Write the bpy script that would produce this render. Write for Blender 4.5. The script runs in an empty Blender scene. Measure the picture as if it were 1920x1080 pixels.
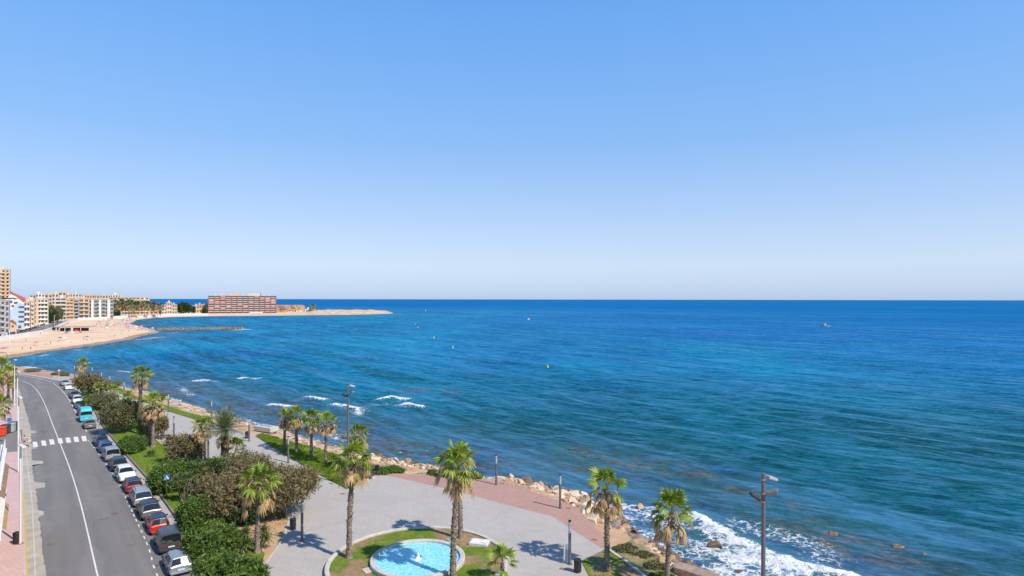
import bpy, bmesh, math, random
import numpy as np
from mathutils import Vector, Matrix, noise as mnoise
random.seed(7)
R = math.radians
C = bpy.context.scene.collection
scene = bpy.context.scene
F, H, SEA = 1150.0, 23.0, -2.5          # focal length in picture widths of 1920, eye height above the promenade, sea level

def hy(px): return 559.6 + 3.2 * px / 1920.0
def G(px, py, z=0.0):                     # where a sight line meets the level z
    Y = F * (H - z) / (py - hy(px)); return ((px - 960.0) / F * Y, Y)
def V(px, Y): return ((px - 960.0) / F * Y, Y)
def ZT(px, py, Y): return H - (py - hy(px)) * Y / F

# ------------------------------------------------------------------ materials
def nodes(name):
    m = bpy.data.materials.new(name); m.use_nodes = True
    nt = m.node_tree; return m, nt, nt.nodes['Principled BSDF']
def ramp(nt, fac, stops):
    r = nt.nodes.new('ShaderNodeValToRGB'); e = r.color_ramp.elements
    while len(e) < len(stops): e.new(0.5)
    for i, (p, c) in enumerate(stops):
        e[i].position = p; e[i].color = (c[0], c[1], c[2], 1)
    nt.links.new(fac, r.inputs[0]); return r.outputs[0]
def tex(nt, coord, scale, detail=4, rough=0.55, dist=0.0):
    n = nt.nodes.new('ShaderNodeTexNoise'); n.inputs['Scale'].default_value = scale
    n.inputs['Detail'].default_value = detail; n.inputs['Roughness'].default_value = rough
    n.inputs['Distortion'].default_value = dist
    if coord is not None: nt.links.new(coord, n.inputs['Vector'])
    return n.outputs['Fac']
def mapping(nt, coord, rz=0, sc=(1, 1, 1)):
    if rz:                               # turn first, then stretch
        m0 = nt.nodes.new('ShaderNodeMapping'); m0.inputs['Rotation'].default_value = (0, 0, rz); nt.links.new(coord, m0.inputs['Vector']); coord = m0.outputs[0]
    mp = nt.nodes.new('ShaderNodeMapping'); mp.inputs['Scale'].default_value = sc; nt.links.new(coord, mp.inputs['Vector']); return mp.outputs[0]
def mixc(nt, fac, a, b, mode='MIX'):
    m = nt.nodes.new('ShaderNodeMix'); m.data_type = 'RGBA'; m.blend_type = mode
    for k, v in ((0, fac), (6, a), (7, b)):
        if isinstance(v, (int, float)): m.inputs[k].default_value = v
        elif isinstance(v, tuple): m.inputs[k].default_value = (v[0], v[1], v[2], 1)
        else: nt.links.new(v, m.inputs[k])
    return m.outputs[2]
def mth(nt, op, a, b=0.0, clamp=False):
    m = nt.nodes.new('ShaderNodeMath'); m.operation = op; m.use_clamp = clamp
    for k, v in ((0, a), (1, b)):
        if isinstance(v, (int, float)): m.inputs[k].default_value = v
        else: nt.links.new(v, m.inputs[k])
    return m.outputs[0]
def mrange(nt, v, a, b, c=0.0, d=1.0):
    m = nt.nodes.new('ShaderNodeMapRange'); m.interpolation_type = 'SMOOTHSTEP'
    nt.links.new(v, m.inputs[0])
    for k, x in zip((1, 2, 3, 4), (a, b, c, d)): m.inputs[k].default_value = x
    return m.outputs[0]
def attr(nt, name):
    a = nt.nodes.new('ShaderNodeAttribute'); a.attribute_name = name; return a.outputs['Fac']
def bump(nt, h, dist, strength=1.0, prev=None):
    b = nt.nodes.new('ShaderNodeBump'); b.inputs['Distance'].default_value = dist
    b.inputs['Strength'].default_value = strength; nt.links.new(h, b.inputs['Height'])
    if prev is not None: nt.links.new(prev, b.inputs['Normal'])
    return b.outputs[0]
def wpos(nt): return nt.nodes.new('ShaderNodeNewGeometry').outputs['Position']
def opos(nt): return nt.nodes.new('ShaderNodeTexCoord').outputs['Object']
_mats = {}
def mat(name, c, c2=None, scale=3.0, rough=0.7, bmp=0.0, bs=None, metal=0.0, spec=0.5, world=False, coat=0.0, detail=4):
    if name in _mats: return _mats[name]
    m, nt, p = nodes(name)
    co = wpos(nt) if world else opos(nt)
    if c2 is None: c2 = tuple(x * 0.86 for x in c)
    n = tex(nt, co, scale, detail)
    nt.links.new(ramp(nt, n, [(0.34, c2), (0.66, c)]), p.inputs['Base Color'])
    p.inputs['Roughness'].default_value = rough; p.inputs['Metallic'].default_value = metal
    p.inputs['Specular IOR Level'].default_value = spec; p.inputs['Coat Weight'].default_value = coat
    p.inputs['Coat Roughness'].default_value = 0.04
    if bmp: nt.links.new(bump(nt, tex(nt, co, bs or scale * 3, 6), bmp), p.inputs['Normal'])
    _mats[name] = m; return m
def foliage(name, stops, trans=0.3, rough=0.55):
    if name in _mats: return _mats[name]
    m, nt, p = nodes(name)
    g = nt.nodes.new('ShaderNodeNewGeometry'); n = tex(nt, opos(nt), 1.1, 3)
    f = mth(nt, 'ADD', mth(nt, 'MULTIPLY', g.outputs['Random Per Island'], 0.62), mth(nt, 'MULTIPLY', n, 0.4))
    col = ramp(nt, f, stops)
    nt.links.new(col, p.inputs['Base Color']); p.inputs['Roughness'].default_value = rough
    p.inputs['Specular IOR Level'].default_value = 0.35
    t = nt.nodes.new('ShaderNodeBsdfTranslucent'); nt.links.new(col, t.inputs['Color'])
    ms = nt.nodes.new('ShaderNodeMixShader'); ms.inputs[0].default_value = trans
    nt.links.new(p.outputs[0], ms.inputs[1]); nt.links.new(t.outputs[0], ms.inputs[2])
    nt.links.new(ms.outputs[0], nt.nodes['Material Output'].inputs['Surface'])
    _mats[name] = m; return m

# ------------------------------------------------------------------ object helpers
def tag(o, label=None, cat=None, group=None, kind=None):
    if label: o['label'] = label
    if cat: o['category'] = cat
    if group: o['group'] = group
    if kind: o['kind'] = kind
    return o
def empty(name, loc, rz, label, cat, group=None, sc=1.0):
    o = bpy.data.objects.new(name, None); C.objects.link(o); o.location = loc
    o.rotation_euler = (0, 0, rz); o.scale = (sc, sc, sc); o.empty_display_size = 0.3
    return tag(o, label, cat, group)
def link(name, me, parent=None, loc=(0, 0, 0), rz=0.0, sc=None):
    o = bpy.data.objects.new(name, me); C.objects.link(o); o.location = loc; o.rotation_euler = (0, 0, rz)
    if sc is not None: o.scale = sc if isinstance(sc, tuple) else (sc, sc, sc)
    if parent is not None: o.parent = parent
    return o
def kids(o): return [x for x in ALLKIDS.get(o.name, [])]
ALLKIDS = {}
def dup(src, loc, rz, label=None, group=None, cat=None, sc=None):
    r = src.copy(); C.objects.link(r); r.location = loc; r.rotation_euler = (0, 0, rz)
    if sc is not None: r.scale = (sc, sc, sc)
    if label: r['label'] = label
    if group: r['group'] = group
    for ch in list(src.children):
        c = ch.copy(); C.objects.link(c); c.parent = r
        for g in ch.children:
            d = g.copy(); C.objects.link(d); d.parent = c
    return r

class MB:
    def __init__(s): s.v = []; s.f = []; s.mi = []; s.cur = 0
    def add(s, vs, fs):
        n = len(s.v); s.v += [tuple(v) for v in vs]
        for f in fs: s.f.append(tuple(i + n for i in f)); s.mi.append(s.cur)
    def box(s, c, d, rz=0.0, rx=0.0, ry=0.0, taper=1.0, bev=0.0):
        M = Matrix.Translation(c) @ Matrix.Rotation(rz, 4, 'Z') @ Matrix.Rotation(ry, 4, 'Y') @ Matrix.Rotation(rx, 4, 'X')
        x, y, z = d[0] / 2, d[1] / 2, d[2] / 2; t = taper
        if bev <= 0:
            vs = [(-x, -y, -z), (x, -y, -z), (x, y, -z), (-x, y, -z), (-x * t, -y * t, z), (x * t, -y * t, z), (x * t, y * t, z), (-x * t, y * t, z)]
            s.add([M @ Vector(v) for v in vs], [(0, 3, 2, 1), (4, 5, 6, 7), (0, 1, 5, 4), (1, 2, 6, 5), (2, 3, 7, 6), (3, 0, 4, 7)])
        else:
            b = bev; ring = lambda e, zz: [(-x + e, -y + e, zz), (x - e, -y + e, zz), (x - e, y - e, zz), (-x + e, y - e, zz)]
            def ro(e, zz): return [(-x + e + b, -y + e, zz), (x - e - b, -y + e, zz), (x - e, -y + e + b, zz), (x - e, y - e - b, zz), (x - e - b, y - e, zz), (-x + e + b, y - e, zz), (-x + e, y - e - b, zz), (-x + e, -y + e + b, zz)]
            L = [ro(b, -z), ro(0, -z + b), ro(0, z - b), ro(b, z)]
            vs = [M @ Vector(v) for l in L for v in l]
            fs = [tuple(reversed(range(8))), tuple(range(24, 32))]
            for k in range(3):
                for i in range(8): fs.append((k * 8 + i, k * 8 + (i + 1) % 8, (k + 1) * 8 + (i + 1) % 8, (k + 1) * 8 + i))
            s.add(vs, fs)
    def cyl(s, p0, p1, r0, r1=None, n=10, cap=True):
        r1 = r0 if r1 is None else r1; p0 = Vector(p0); p1 = Vector(p1); d = (p1 - p0).normalized()
        a = d.orthogonal().normalized(); b = d.cross(a)
        vs = [p + (a * math.cos(6.28319 * i / n) + b * math.sin(6.28319 * i / n)) * r for p, r in ((p0, r0), (p1, r1)) for i in range(n)]
        fs = [(i, (i + 1) % n, n + (i + 1) % n, n + i) for i in range(n)]
        if cap: fs += [tuple(reversed(range(n))), tuple(range(n, 2 * n))]
        s.add(vs, fs)
    def lathe(s, prof, n=24, c=(0, 0, 0), jit=0.0, seed=0):
        vs = []
        for k, (r, z) in enumerate(prof):
            for i in range(n):
                a = 6.28319 * i / n; rr = r * (1 + jit * math.sin(a * 3 + k * 1.7 + seed) * 0.5 + jit * math.sin(k * 2.9 + i * 2.3 + seed) * 0.5)
                vs.append((c[0] + rr * math.cos(a), c[1] + rr * math.sin(a), c[2] + z))
        fs = [(k * n + i, k * n + (i + 1) % n, (k + 1) * n + (i + 1) % n, (k + 1) * n + i) for k in range(len(prof) - 1) for i in range(n)]
        s.add(vs, fs)
    def prism(s, poly, z0, z1):
        n = len(poly); ar = sum(poly[i][0] * poly[(i + 1) % n][1] - poly[(i + 1) % n][0] * poly[i][1] for i in range(n))
        if ar < 0: poly = poly[::-1]
        s.add([(p[0], p[1], z0) for p in poly] + [(p[0], p[1], z1) for p in poly],
              [tuple(range(n, 2 * n)), tuple(reversed(range(n)))] + [(i, (i + 1) % n, n + (i + 1) % n, n + i) for i in range(n)])
    def ribbon(s, pts, w, z0, z1, w2=None):
        w2 = -w if w2 is None else w2; P = [Vector(p) for p in pts]; A = []; B = []
        for i, p in enumerate(P):
            d = (P[min(i + 1, len(P) - 1)] - P[max(i - 1, 0)]).normalized(); nn = Vector((-d.y, d.x))
            A.append(p + nn * w); B.append(p + nn * w2)
        n = len(P); vs = [(a.x, a.y, z1) for a in A] + [(b.x, b.y, z1) for b in B] + [(a.x, a.y, z0) for a in A] + [(b.x, b.y, z0) for b in B]
        fs = []
        for i in range(n - 1): fs += [(n + i, n + i + 1, i + 1, i), (i, i + 1, 2 * n + i + 1, 2 * n + i), (n + i + 1, n + i, 3 * n + i, 3 * n + i + 1)]
        fs += [(0, 2 * n, 3 * n, n), (2 * n - 1, 4 * n - 1, 3 * n - 1, n - 1)]
        if w < w2: fs = [tuple(reversed(f)) for f in fs]
        s.add(vs, fs)
    def mesh(s, name, mats, smooth=False, sharp=None):
        me = bpy.data.meshes.new(name); me.from_pydata(s.v, [], s.f)
        mats = mats if isinstance(mats, (list, tuple)) else [mats]
        for m in mats: me.materials.append(m)
        if len(mats) > 1: me.polygons.foreach_set('material_index', s.mi)
        if smooth:
            me.polygons.foreach_set('use_smooth', [True] * len(me.polygons))
            if sharp: me.set_sharp_from_angle(angle=R(sharp))
        me.update(); return me
    def build(s, name, mats, parent=None, smooth=False, sharp=None, loc=(0, 0, 0), rz=0.0):
        return link(name, s.mesh(name, mats, smooth, sharp), parent, loc, rz)
def npmesh(name, v, f, m, smooth=False):
    me = bpy.data.meshes.new(name); v = np.asarray(v, dtype=np.float32); f = np.asarray(f, dtype=np.int32)
    k = f.shape[1]; me.vertices.add(len(v)); me.vertices.foreach_set('co', v.ravel())
    me.loops.add(f.size); me.loops.foreach_set('vertex_index', f.ravel())
    me.polygons.add(len(f)); me.polygons.foreach_set('loop_start', np.arange(0, f.size, k, dtype=np.int32))
    if smooth: me.polygons.foreach_set('use_smooth', np.ones(len(f), dtype=bool))
    me.materials.append(m); me.update(calc_edges=True); me.validate(); return me

def hsh(ix, iy, s): 
    h = np.sin(ix * 127.1 + iy * 311.7 + s * 74.7) * 43758.5453; return h - np.floor(h)
def vn(x, y, s=0):
    ix = np.floor(x); iy = np.floor(y); fx = x - ix; fy = y - iy; fx = fx * fx * (3 - 2 * fx); fy = fy * fy * (3 - 2 * fy)
    return (hsh(ix, iy, s) * (1 - fx) + hsh(ix + 1, iy, s) * fx) * (1 - fy) + (hsh(ix, iy + 1, s) * (1 - fx) + hsh(ix + 1, iy + 1, s) * fx) * fy
def fbm(x, y, s=0, o=4):
    a = 0; w = 0.5
    for k in range(o): a = a + w * vn(x * 2 ** k, y * 2 ** k, s + k); w *= 0.5
    return a
def segdist(X, Y, pts, closed=False):
    d = np.full(X.shape, 1e9); P = list(pts) + ([pts[0]] if closed else [])
    for (ax, ay), (bx, by) in zip(P[:-1], P[1:]):
        dx, dy = bx - ax, by - ay; L = dx * dx + dy * dy + 1e-9
        t = np.clip(((X - ax) * dx + (Y - ay) * dy) / L, 0, 1)
        d = np.minimum(d, (X - ax - t * dx) ** 2 + (Y - ay - t * dy) ** 2)
    return np.sqrt(d)
def inside(X, Y, pts):
    r = np.zeros(X.shape, dtype=bool); P = list(pts) + [pts[0]]
    for (ax, ay), (bx, by) in zip(P[:-1], P[1:]):
        if ay == by: continue
        c = ((ay > Y) != (by > Y)) & (X < (bx - ax) * (Y - ay) / (by - ay) + ax); r ^= c
    return r
def sm(a, b, x):
    t = np.clip((x - a) / (b - a), 0, 1); return t * t * (3 - 2 * t)

# ------------------------------------------------------------------ camera, sky, sun
cam = bpy.data.cameras.new('camera'); co = bpy.data.objects.new('camera', cam); C.objects.link(co)
cam.sensor_width = 36.0; cam.lens = F / 1920 * 36.0; cam.clip_start = 0.5; cam.clip_end = 60000; cam.shift_y = 21.0 / 1920
co.matrix_world = Matrix.Translation((0, 0, H)) @ Matrix.Rotation(R(90), 4, 'X') @ Matrix.Rotation(R(0.0955), 4, 'Z')
scene.camera = co
SKYR = [(0.0, (0.52, 0.70, 1.30)), (0.0139, (0.59, 0.76, 1.30)), (0.053, (0.80, 0.84, 1.11)), (0.1217, (1.01, 0.98, 1.065)), (0.237, (0.986, 1.155, 1.31)), (0.344, (0.98, 1.35, 1.60)), (0.436, (0.93, 1.42, 1.85)), (0.62, (0.80, 1.05, 1.18)), (1.0, (0.75, 0.92, 1.0))]
SAZ = (0.81, -0.585); SEL = R(47)
w = bpy.data.worlds.new('World'); scene.world = w; w.use_nodes = True; nt = w.node_tree
sky = nt.nodes.new('ShaderNodeTexSky'); sky.sky_type = 'NISHITA'; sky.sun_disc = False
sky.sun_elevation = SEL; sky.sun_rotation = math.atan2(SAZ[0], SAZ[1]); sky.altitude = 0
sky.air_density = 1.0; sky.dust_density = 0.35; sky.ozone_density = 1.6
tcg = nt.nodes.new('ShaderNodeTexCoord'); sz_ = nt.nodes.new('ShaderNodeSeparateXYZ'); nt.links.new(tcg.outputs['Generated'], sz_.inputs[0])
tint = ramp(nt, sz_.outputs[2], SKYR)
even = ramp(nt, sz_.outputs[2], [(0, (3.507, 4.505, 6.107)), (0.0139, (3.943, 4.854, 6.283)), (0.053, (4.457, 5.487, 6.828)), (0.1217, (3.382, 4.703, 6.953)), (0.237, (1.992, 3.721, 6.705)), (0.344, (1.440, 3.220, 6.522)), (0.436, (1.092, 2.797, 6.224)), (0.62, (0.697, 1.873, 4.854)), (1, (0.344, 1.071, 3.465))])
nt.links.new(mixc(nt, 0.74, mixc(nt, 1.0, sky.outputs[0], tint, 'MULTIPLY'), even), nt.nodes['Background'].inputs[0]); nt.nodes['Background'].inputs[1].default_value = 0.131
sl = bpy.data.lights.new('sun', 'SUN'); sl.energy = 5.0; sl.angle = R(0.53); sl.color = (1.0, 0.91, 0.78)
so = bpy.data.objects.new('sun', sl); C.objects.link(so)
sd = Vector((-SAZ[0] * math.cos(SEL), -SAZ[1] * math.cos(SEL), -math.sin(SEL)))
so.rotation_euler = sd.to_track_quat('-Z', 'Y').to_euler(); so.location = (60, -40, 90)
vs = scene.view_settings; vs.view_transform = 'Standard'; vs.look = 'None'; vs.exposure = 0.1; vs.gamma = 1.0

# ------------------------------------------------------------------ coast
CP = [(1325,1080),(1292,1060),(1263,1044),(1227,1022),(1191,996),(1158,966),(1120,943),(1084,925),(1024,912),(964,899),(880,893),(827,878),(791,874),(747,863),(691,852),(635,839),(604,828),(569,819),(515,803),(487,796),(463,789),(413,778),(380,766),(347,754),(320,748),(297,739),(270,734),(237,728),(213,718),(180,710),(150,705.5),(128,703),(92,696.5),(60,694),(25,691.5),(-10,689)]
coast = [(90, -60), (48, 5), (33, 28), (24, 43)] + [G(a, b, SEA) for a, b in CP] + [(-214, 238), (-216, 250)]
coast += [G(a, b, SEA) for a, b in [(17,672),(50,667),(100,658),(142,653),(183,647),(217,641),(250,636),(267,630),(300,623),(288,618),(262,612),(245,607),(258,600),(283,597),(317,595),(350,594),(392,593),(450,592.6),(517,592),(560,591.5),(597,591),(640,590.6),(680,590),(730,588.5),(738,587)]]
coast += [(-225, 1125), (-330, 1140), (-450, 1150), (-650, 1200), (-900, 1300), (-2600, 1900), (-3600, 500), (-3000, -600), (90, -600)]
def sdist(X, Y): return np.where(inside(X, Y, coast), 1.0, -1.0) * segdist(X, Y, coast, True)
def hgt(X, Y, d):
    n = fbm(X * 0.35, Y * 0.35, 3); n2 = fbm(X * 0.06, Y * 0.06, 9)
    rock = np.clip(d / (6.5 + 7 * n2), -1, 1); near = SEA + (2.25) * np.where(rock > 0, sm(-0.15, 1, rock) , rock) + (n - 0.47) * 1.3 * np.exp(-((d - 2.5) / 4.0) ** 2)
    far = SEA + 2.2 * (1 - np.exp(-np.maximum(d, 0) / 26.0)) + np.minimum(d, 0) * 0.2
    spit = SEA + (2.5 + 6.5 * n2) * (1 - np.exp(-np.maximum(d, 0) / 12.0)) + (n - .47) * 1.5 * (d > 3) + np.minimum(d, 0) * 0.2
    wn = 1 - sm(228, 242, Y); ws = sm(-395, -345, X) * sm(800, 900, Y)
    z = near * wn + (1 - wn) * (far * (1 - ws) + spit * ws)
    return np.maximum(np.minimum(z, np.where(Y < 242, -0.22, 9)), -6)
def terrain(xs, ys, name, m, kind='structure'):
    X, Y = np.meshgrid(xs, ys); d = sdist(X, Y); Z = hgt(X, Y, d)
    nx, ny = len(xs), len(ys); I = np.arange(nx * ny).reshape(ny, nx)
    f = np.stack([I[:-1, :-1], I[:-1, 1:], I[1:, 1:], I[1:, :-1]], -1).reshape(-1, 4)
    keep = (d.ravel()[f] > -14).any(1); f = f[keep]
    used = np.unique(f); mp = np.zeros(nx * ny, dtype=int); mp[used] = np.arange(len(used))
    v = np.stack([X.ravel(), Y.ravel(), Z.ravel()], -1)[used]
    me = npmesh(name, v, mp[f], m, True)
    a = me.attributes.new('shore', 'FLOAT', 'POINT'); a.data.foreach_set('value', d.ravel()[used].astype(np.float32))
    return tag(link(name, me), kind=kind)
# earth and rock of the near shore
m, nt, p = nodes('shore earth'); ps = wpos(nt); sh = attr(nt, 'shore')
base = ramp(nt, tex(nt, ps, 0.35, 6, 0.6), [(0.3, (0.36, 0.22, 0.12)), (0.5, (0.52, 0.33, 0.19)), (0.7, (0.62, 0.45, 0.29))])
vo = nt.nodes.new('ShaderNodeTexVoronoi'); vo.inputs['Scale'].default_value = 1.7; nt.links.new(ps, vo.inputs['Vector'])
st = ramp(nt, vo.outputs['Color'], [(0.2, (0.22, 0.15, 0.10)), (0.5, (0.55, 0.40, 0.26)), (0.8, (0.70, 0.58, 0.44))])
rockm = mth(nt, 'MULTIPLY', mrange(nt, sh, 8.5, 5.0), mrange(nt, tex(nt, ps, 0.6, 4), 0.36, 0.52))
col = mixc(nt, rockm, base, st)
col = mixc(nt, mth(nt, 'MULTIPLY', mrange(nt, tex(nt, ps, 0.22, 5), 0.53, 0.62), mrange(nt, sh, 6, 9, 0, 0.7)), col, (0.16, 0.19, 0.05))
sx = nt.nodes.new('ShaderNodeSeparateXYZ'); nt.links.new(ps, sx.inputs[0])
wet = mth(nt, 'SUBTRACT', sx.outputs[2], mth(nt, 'MULTIPLY', tex(nt, ps, 0.8, 4), 0.9))
col = mixc(nt, mrange(nt, wet, -2.55, -2.85), col, (0.13, 0.09, 0.055))
nt.links.new(col, p.inputs['Base Color']); p.inputs['Roughness'].default_value = 0.9
nt.links.new(bump(nt, mth(nt, 'ADD', tex(nt, ps, 2.5, 6), vo.outputs['Distance']), 0.25), p.inputs['Normal']); m_earth = m
m, nt, p = nodes('beach sand'); ps = wpos(nt); sh = attr(nt, 'shore')
col = ramp(nt, tex(nt, mapping(nt, ps, 0.3, (1, 0.3, 1)), 0.06, 6, 0.6), [(0.3, (0.58, 0.39, 0.24)), (0.52, (0.68, 0.50, 0.34)), (0.7, (0.74, 0.58, 0.41))])
weed = mrange(nt, mth(nt, 'ADD', mth(nt, 'MULTIPLY', tex(nt, ps, 0.12, 5), 9.0), mth(nt, 'MULTIPLY', sh, -1)), -0.5, -3.0, 1, 0)
sy = nt.nodes.new('ShaderNodeSeparateXYZ'); nt.links.new(ps, sy.inputs[0])
spt = mth(nt, 'MULTIPLY', mrange(nt, sy.outputs[1], 900, 960), mrange(nt, sy.outputs[0], -440, -380)); col = mixc(nt, mth(nt, 'MULTIPLY', spt, .8), col, ramp(nt, tex(nt, ps, .12, 6, .65), [(.35, (.36, .24, .14)), (.5, (.52, .37, .24)), (.65, (.62, .48, .34))]))
weed = mth(nt, 'MULTIPLY', weed, mrange(nt, sy.outputs[1], 430, 520, 1, 0.25))
col = mixc(nt, mth(nt, 'MULTIPLY', weed, 0.85), col, ramp(nt, tex(nt, ps, 0.7, 5), [(0.35, (0.16, 0.10, 0.05)), (0.65, (0.36, 0.24, 0.13))]))
nt.links.new(col, p.inputs['Base Color']); p.inputs['Roughness'].default_value = 0.95
nt.links.new(bump(nt, tex(nt, ps, 0.8, 5), 0.3), p.inputs['Normal']); m_sand = m
terrain(np.arange(-300, 120, 0.8), np.concatenate([np.arange(-40, 30, 5), np.arange(30, 236.5, 0.8)]), 'ground', m_earth)
terrain(np.arange(-1400, -190, 5.0), np.arange(235.5, 1500, 5.0), 'beach', m_sand)
g = MB(); g.prism([(-3600, -500), (-300, -500), (-300, 235), (-1400, 235), (-1400, 1400), (-2600, 1850), (-3600, 500)], -3, -0.3)
tag(g.build('inland_ground', mat('town ground', (0.40, 0.34, 0.28), scale=0.05, world=True)), kind='structure')
g = MB(); g.prism([(-300, -500), (60, -500), (60, -40), (-300, -40)], -3, -0.26)
tag(g.build('ground_behind', _mats['town ground']), kind='structure')
# ------------------------------------------------------------------ sea
ys = [12.0]
while ys[-1] < 60000: ys.append(ys[-1] * (1.0055 if ys[-1] < 1500 else 1.02) + 0.03)
ys = np.array(ys); nt_ = 440; tt = np.linspace(-1, 1, nt_)
Yg = np.repeat(ys[:, None], nt_, 1); Xg = tt[None, :] * np.maximum(1.3 * Yg, 90)
D = -sdist(Xg, Yg)                                         # metres out from the shore
ca, sa = math.cos(R(-51.5)), math.sin(R(-51.5))
U = Xg * ca + Yg * sa; W = -Xg * sa + Yg * ca             # along and across the crests
wob = fbm(U * 0.02, W * 0.03, 31, 4) * 44
amp = (0.15 * sm(0, 25, D) * (1 - 0.75 * sm(100, 600, Yg)) + 0.05) * (0.35 + 1.2 * fbm(U * 0.01, W * 0.025, 12, 3))
Z = amp * (np.sin((W + wob) / 11.0 * 6.283) + 0.5 * np.sin((W * 1.07 + wob * 0.6 + U * 0.1) / 5.3 * 6.283 + 1.0)) * np.clip(1.2 - Yg / 900, 0, 1)
Z += (fbm(U * 0.25, W * 0.7, 5, 3) - 0.45) * 0.30 * sm(2, 12, D) * (1 - sm(60, 260, Yg))
foam = np.zeros_like(D)
br = [G(a, b, SEA) for a, b in [(1300,968),(1335,988),(1380,1013),(1430,1040),(1490,1062),(1556,1076),(1610,1090),(1680,1130)]]
db = segdist(Xg, Yg, br); land_side = inside(Xg, Yg, br + [(30, 30), (20, 45), G(1200,1000,SEA), G(1120, 935, SEA), G(1180, 945, SEA), G(1240,950,SEA)])
nz = fbm(Xg * 0.35, Yg * 0.35, 21, 4); nb = fbm(Xg * 0.9, Yg * 0.9, 57, 4)
foam = np.maximum(foam, (0.36 + .75 * nb) * np.exp(-(db / (0.7 + 1.2 * nz)) ** 2))
foam = np.maximum(foam, np.where(land_side, 0.12 + 0.72 * nz, 0))
lacy = segdist(Xg, Yg, [G(1390,985,SEA), G(1450,1000,SEA), G(1520,1020,SEA), G(1545,1045,SEA)])
foam = np.maximum(foam, 0.43 * np.exp(-(lacy / 3.6) ** 2))
Z += (0.35 + 0.9 * (fbm(Xg * 1.3, Yg * 1.3, 77, 3) - .3)) * np.exp(-(db / 1.5) ** 2)
for pts, wd, st_ in [([(742,749),(765,751)],1.9,1.1),([(712,752),(740,750)],1.3,1.1),([(758,760),(786,764)],2.0,1.0),([(577,748),(606,752)],1.6,1.1),([(628,760),(655,764),(672,768)],1.6,1.0),([(670,768),(676,778)],1.4,.9),([(680,762),(760,756)],4.0,.42),
        ([(508,762),(545,765)],1.5,1.0),([(363,715),(400,717)],1.5,1.0),([(450,709),(485,709)],1.3,.9),([(340,728),(350,736),(362,742)],1.0,.6),([(290,716),(330,718)],2.0,.45),([(245,714),(262,716)],2.0,.45),
        ([(622,812),(634,826)],1.2,.6),([(632,790),(660,783)],1.4,.42),([(48,690),(70,692)],1.8,1.1),([(225,696),(245,697)],1.5,.8),([(262,637),(300,632)],4,.6),([(150,656),(142,657)],2,.7),([(75,668),(90,665)],2,.6),([(325,625),(333,625)],4,.6),
        ([(445,619),(462,618)],6,.8),([(732,589),(748,589)],7,.6),([(700,808),(735,820)],2,.22),([(868,882),(892,889)],1.0,.5),([(805,877),(815,880)],1.0,.8)]:
    q = [G(a, b, SEA) for a, b in pts]; dd = segdist(Xg, Yg, q); foam = np.maximum(foam, np.minimum(st_ * (.30 + 1.0 * nb), .70) * np.exp(-(dd / (wd * (0.3 + 1.1 * nz))) ** 2)); foam = np.maximum(foam, (.30 + .25 * nb) * (st_ > .55) * np.exp(-(dd / (wd * 2.3)) ** 2)); Z += 0.5 * np.exp(-(dd / (wd * 1.4)) ** 2) * (st_ > .95) * (.5 + nb)
edge = np.exp(-(D / 1.3) ** 2) * (0.30 + 0.75 * fbm(Xg * 0.09, Yg * 0.09, 44, 2)) * (1 - sm(600, 900, Yg)); foam = np.maximum(foam, np.where(D > -1, edge * .8, 0))
Zs = SEA + np.where(D < 0, np.minimum(Z, 0.1), Z); I = np.arange(Zs.size).reshape(Zs.shape)
f = np.stack([I[:-1, :-1], I[:-1, 1:], I[1:, 1:], I[1:, :-1]], -1).reshape(-1, 4); keep = (D.ravel()[f] > -12).any(1); f = f[keep]
used = np.unique(f); mp = np.zeros(Zs.size, dtype=int); mp[used] = np.arange(len(used))
# shallow reefs under the surface
reef = np.zeros_like(D)
for pts, wd in [([(1075,848),(1120,855),(1180,868),(1232,880)],3.2),([(1500,985),(1560,1003),(1620,1020),(1700,1045)],3.0),([(1560,1030),(1640,1062)],3.0),([(1270,880),(1330,895)],2.2),([(1390,920),(1460,945)],3.0),
        ([(430,765),(560,800),(640,822)],9.0),([(240,715),(330,735),(430,770)],6.0),([(840,735),(770,730)],5.0),([(690,830),(850,858),(960,875)],6.0)]:
    reef = np.maximum(reef, np.exp(-(segdist(Xg, Yg, [G(a, b, SEA) for a, b in pts]) / wd) ** 2))
REFL = 0.13
shelf_a = np.exp(-(segdist(Xg, Yg, [G(a, b, SEA) for a, b in [(170,709),(260,724),(340,738),(430,760),(500,778),(600,806),(680,835)]]) / (15 - 7 * sm(-60, -20, Xg))) ** 2)
m, nt, p = nodes('sea water'); ps = wpos(nt); sh = attr(nt, 'shore')
big = tex(nt, mapping(nt, ps, R(20), (1, 0.45, 1)), 0.012, 5, 0.6, 0.3)
mid = tex(nt, mapping(nt, ps, R(51.5), (0.3, 1, 1)), 0.05, 5, 0.6, 0.4)
sep = nt.nodes.new('ShaderNodeSeparateXYZ'); nt.links.new(ps, sep.inputs[0])
deep = (0.000, 0.112, 0.325); teal = (0.000, 0.215, 0.365); green = (0.006, 0.080, 0.105)
f1 = mrange(nt, sh, 60, 330)                              # open water
c_near = mixc(nt, mrange(nt, big, 0.42, 0.66), (0.003, 0.086, 0.110), (0.0, 0.140, 0.200))
c_mid = mixc(nt, mrange(nt, big, 0.36, 0.66), (0.000, 0.128, 0.300), teal)
c_open = mixc(nt, mrange(nt, tex(nt, mapping(nt, ps, R(25), (0.25, 1, 1)), 0.006, 5), 0.45, 0.62), deep, (0.000, 0.150, 0.355))
inbay = mth(nt, 'MULTIPLY', mrange(nt, sep.outputs[1], 110, 260), mrange(nt, sh, 420, 180))
col = mixc(nt, f1, c_near, c_open); col = mixc(nt, inbay, col, c_mid)
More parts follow.
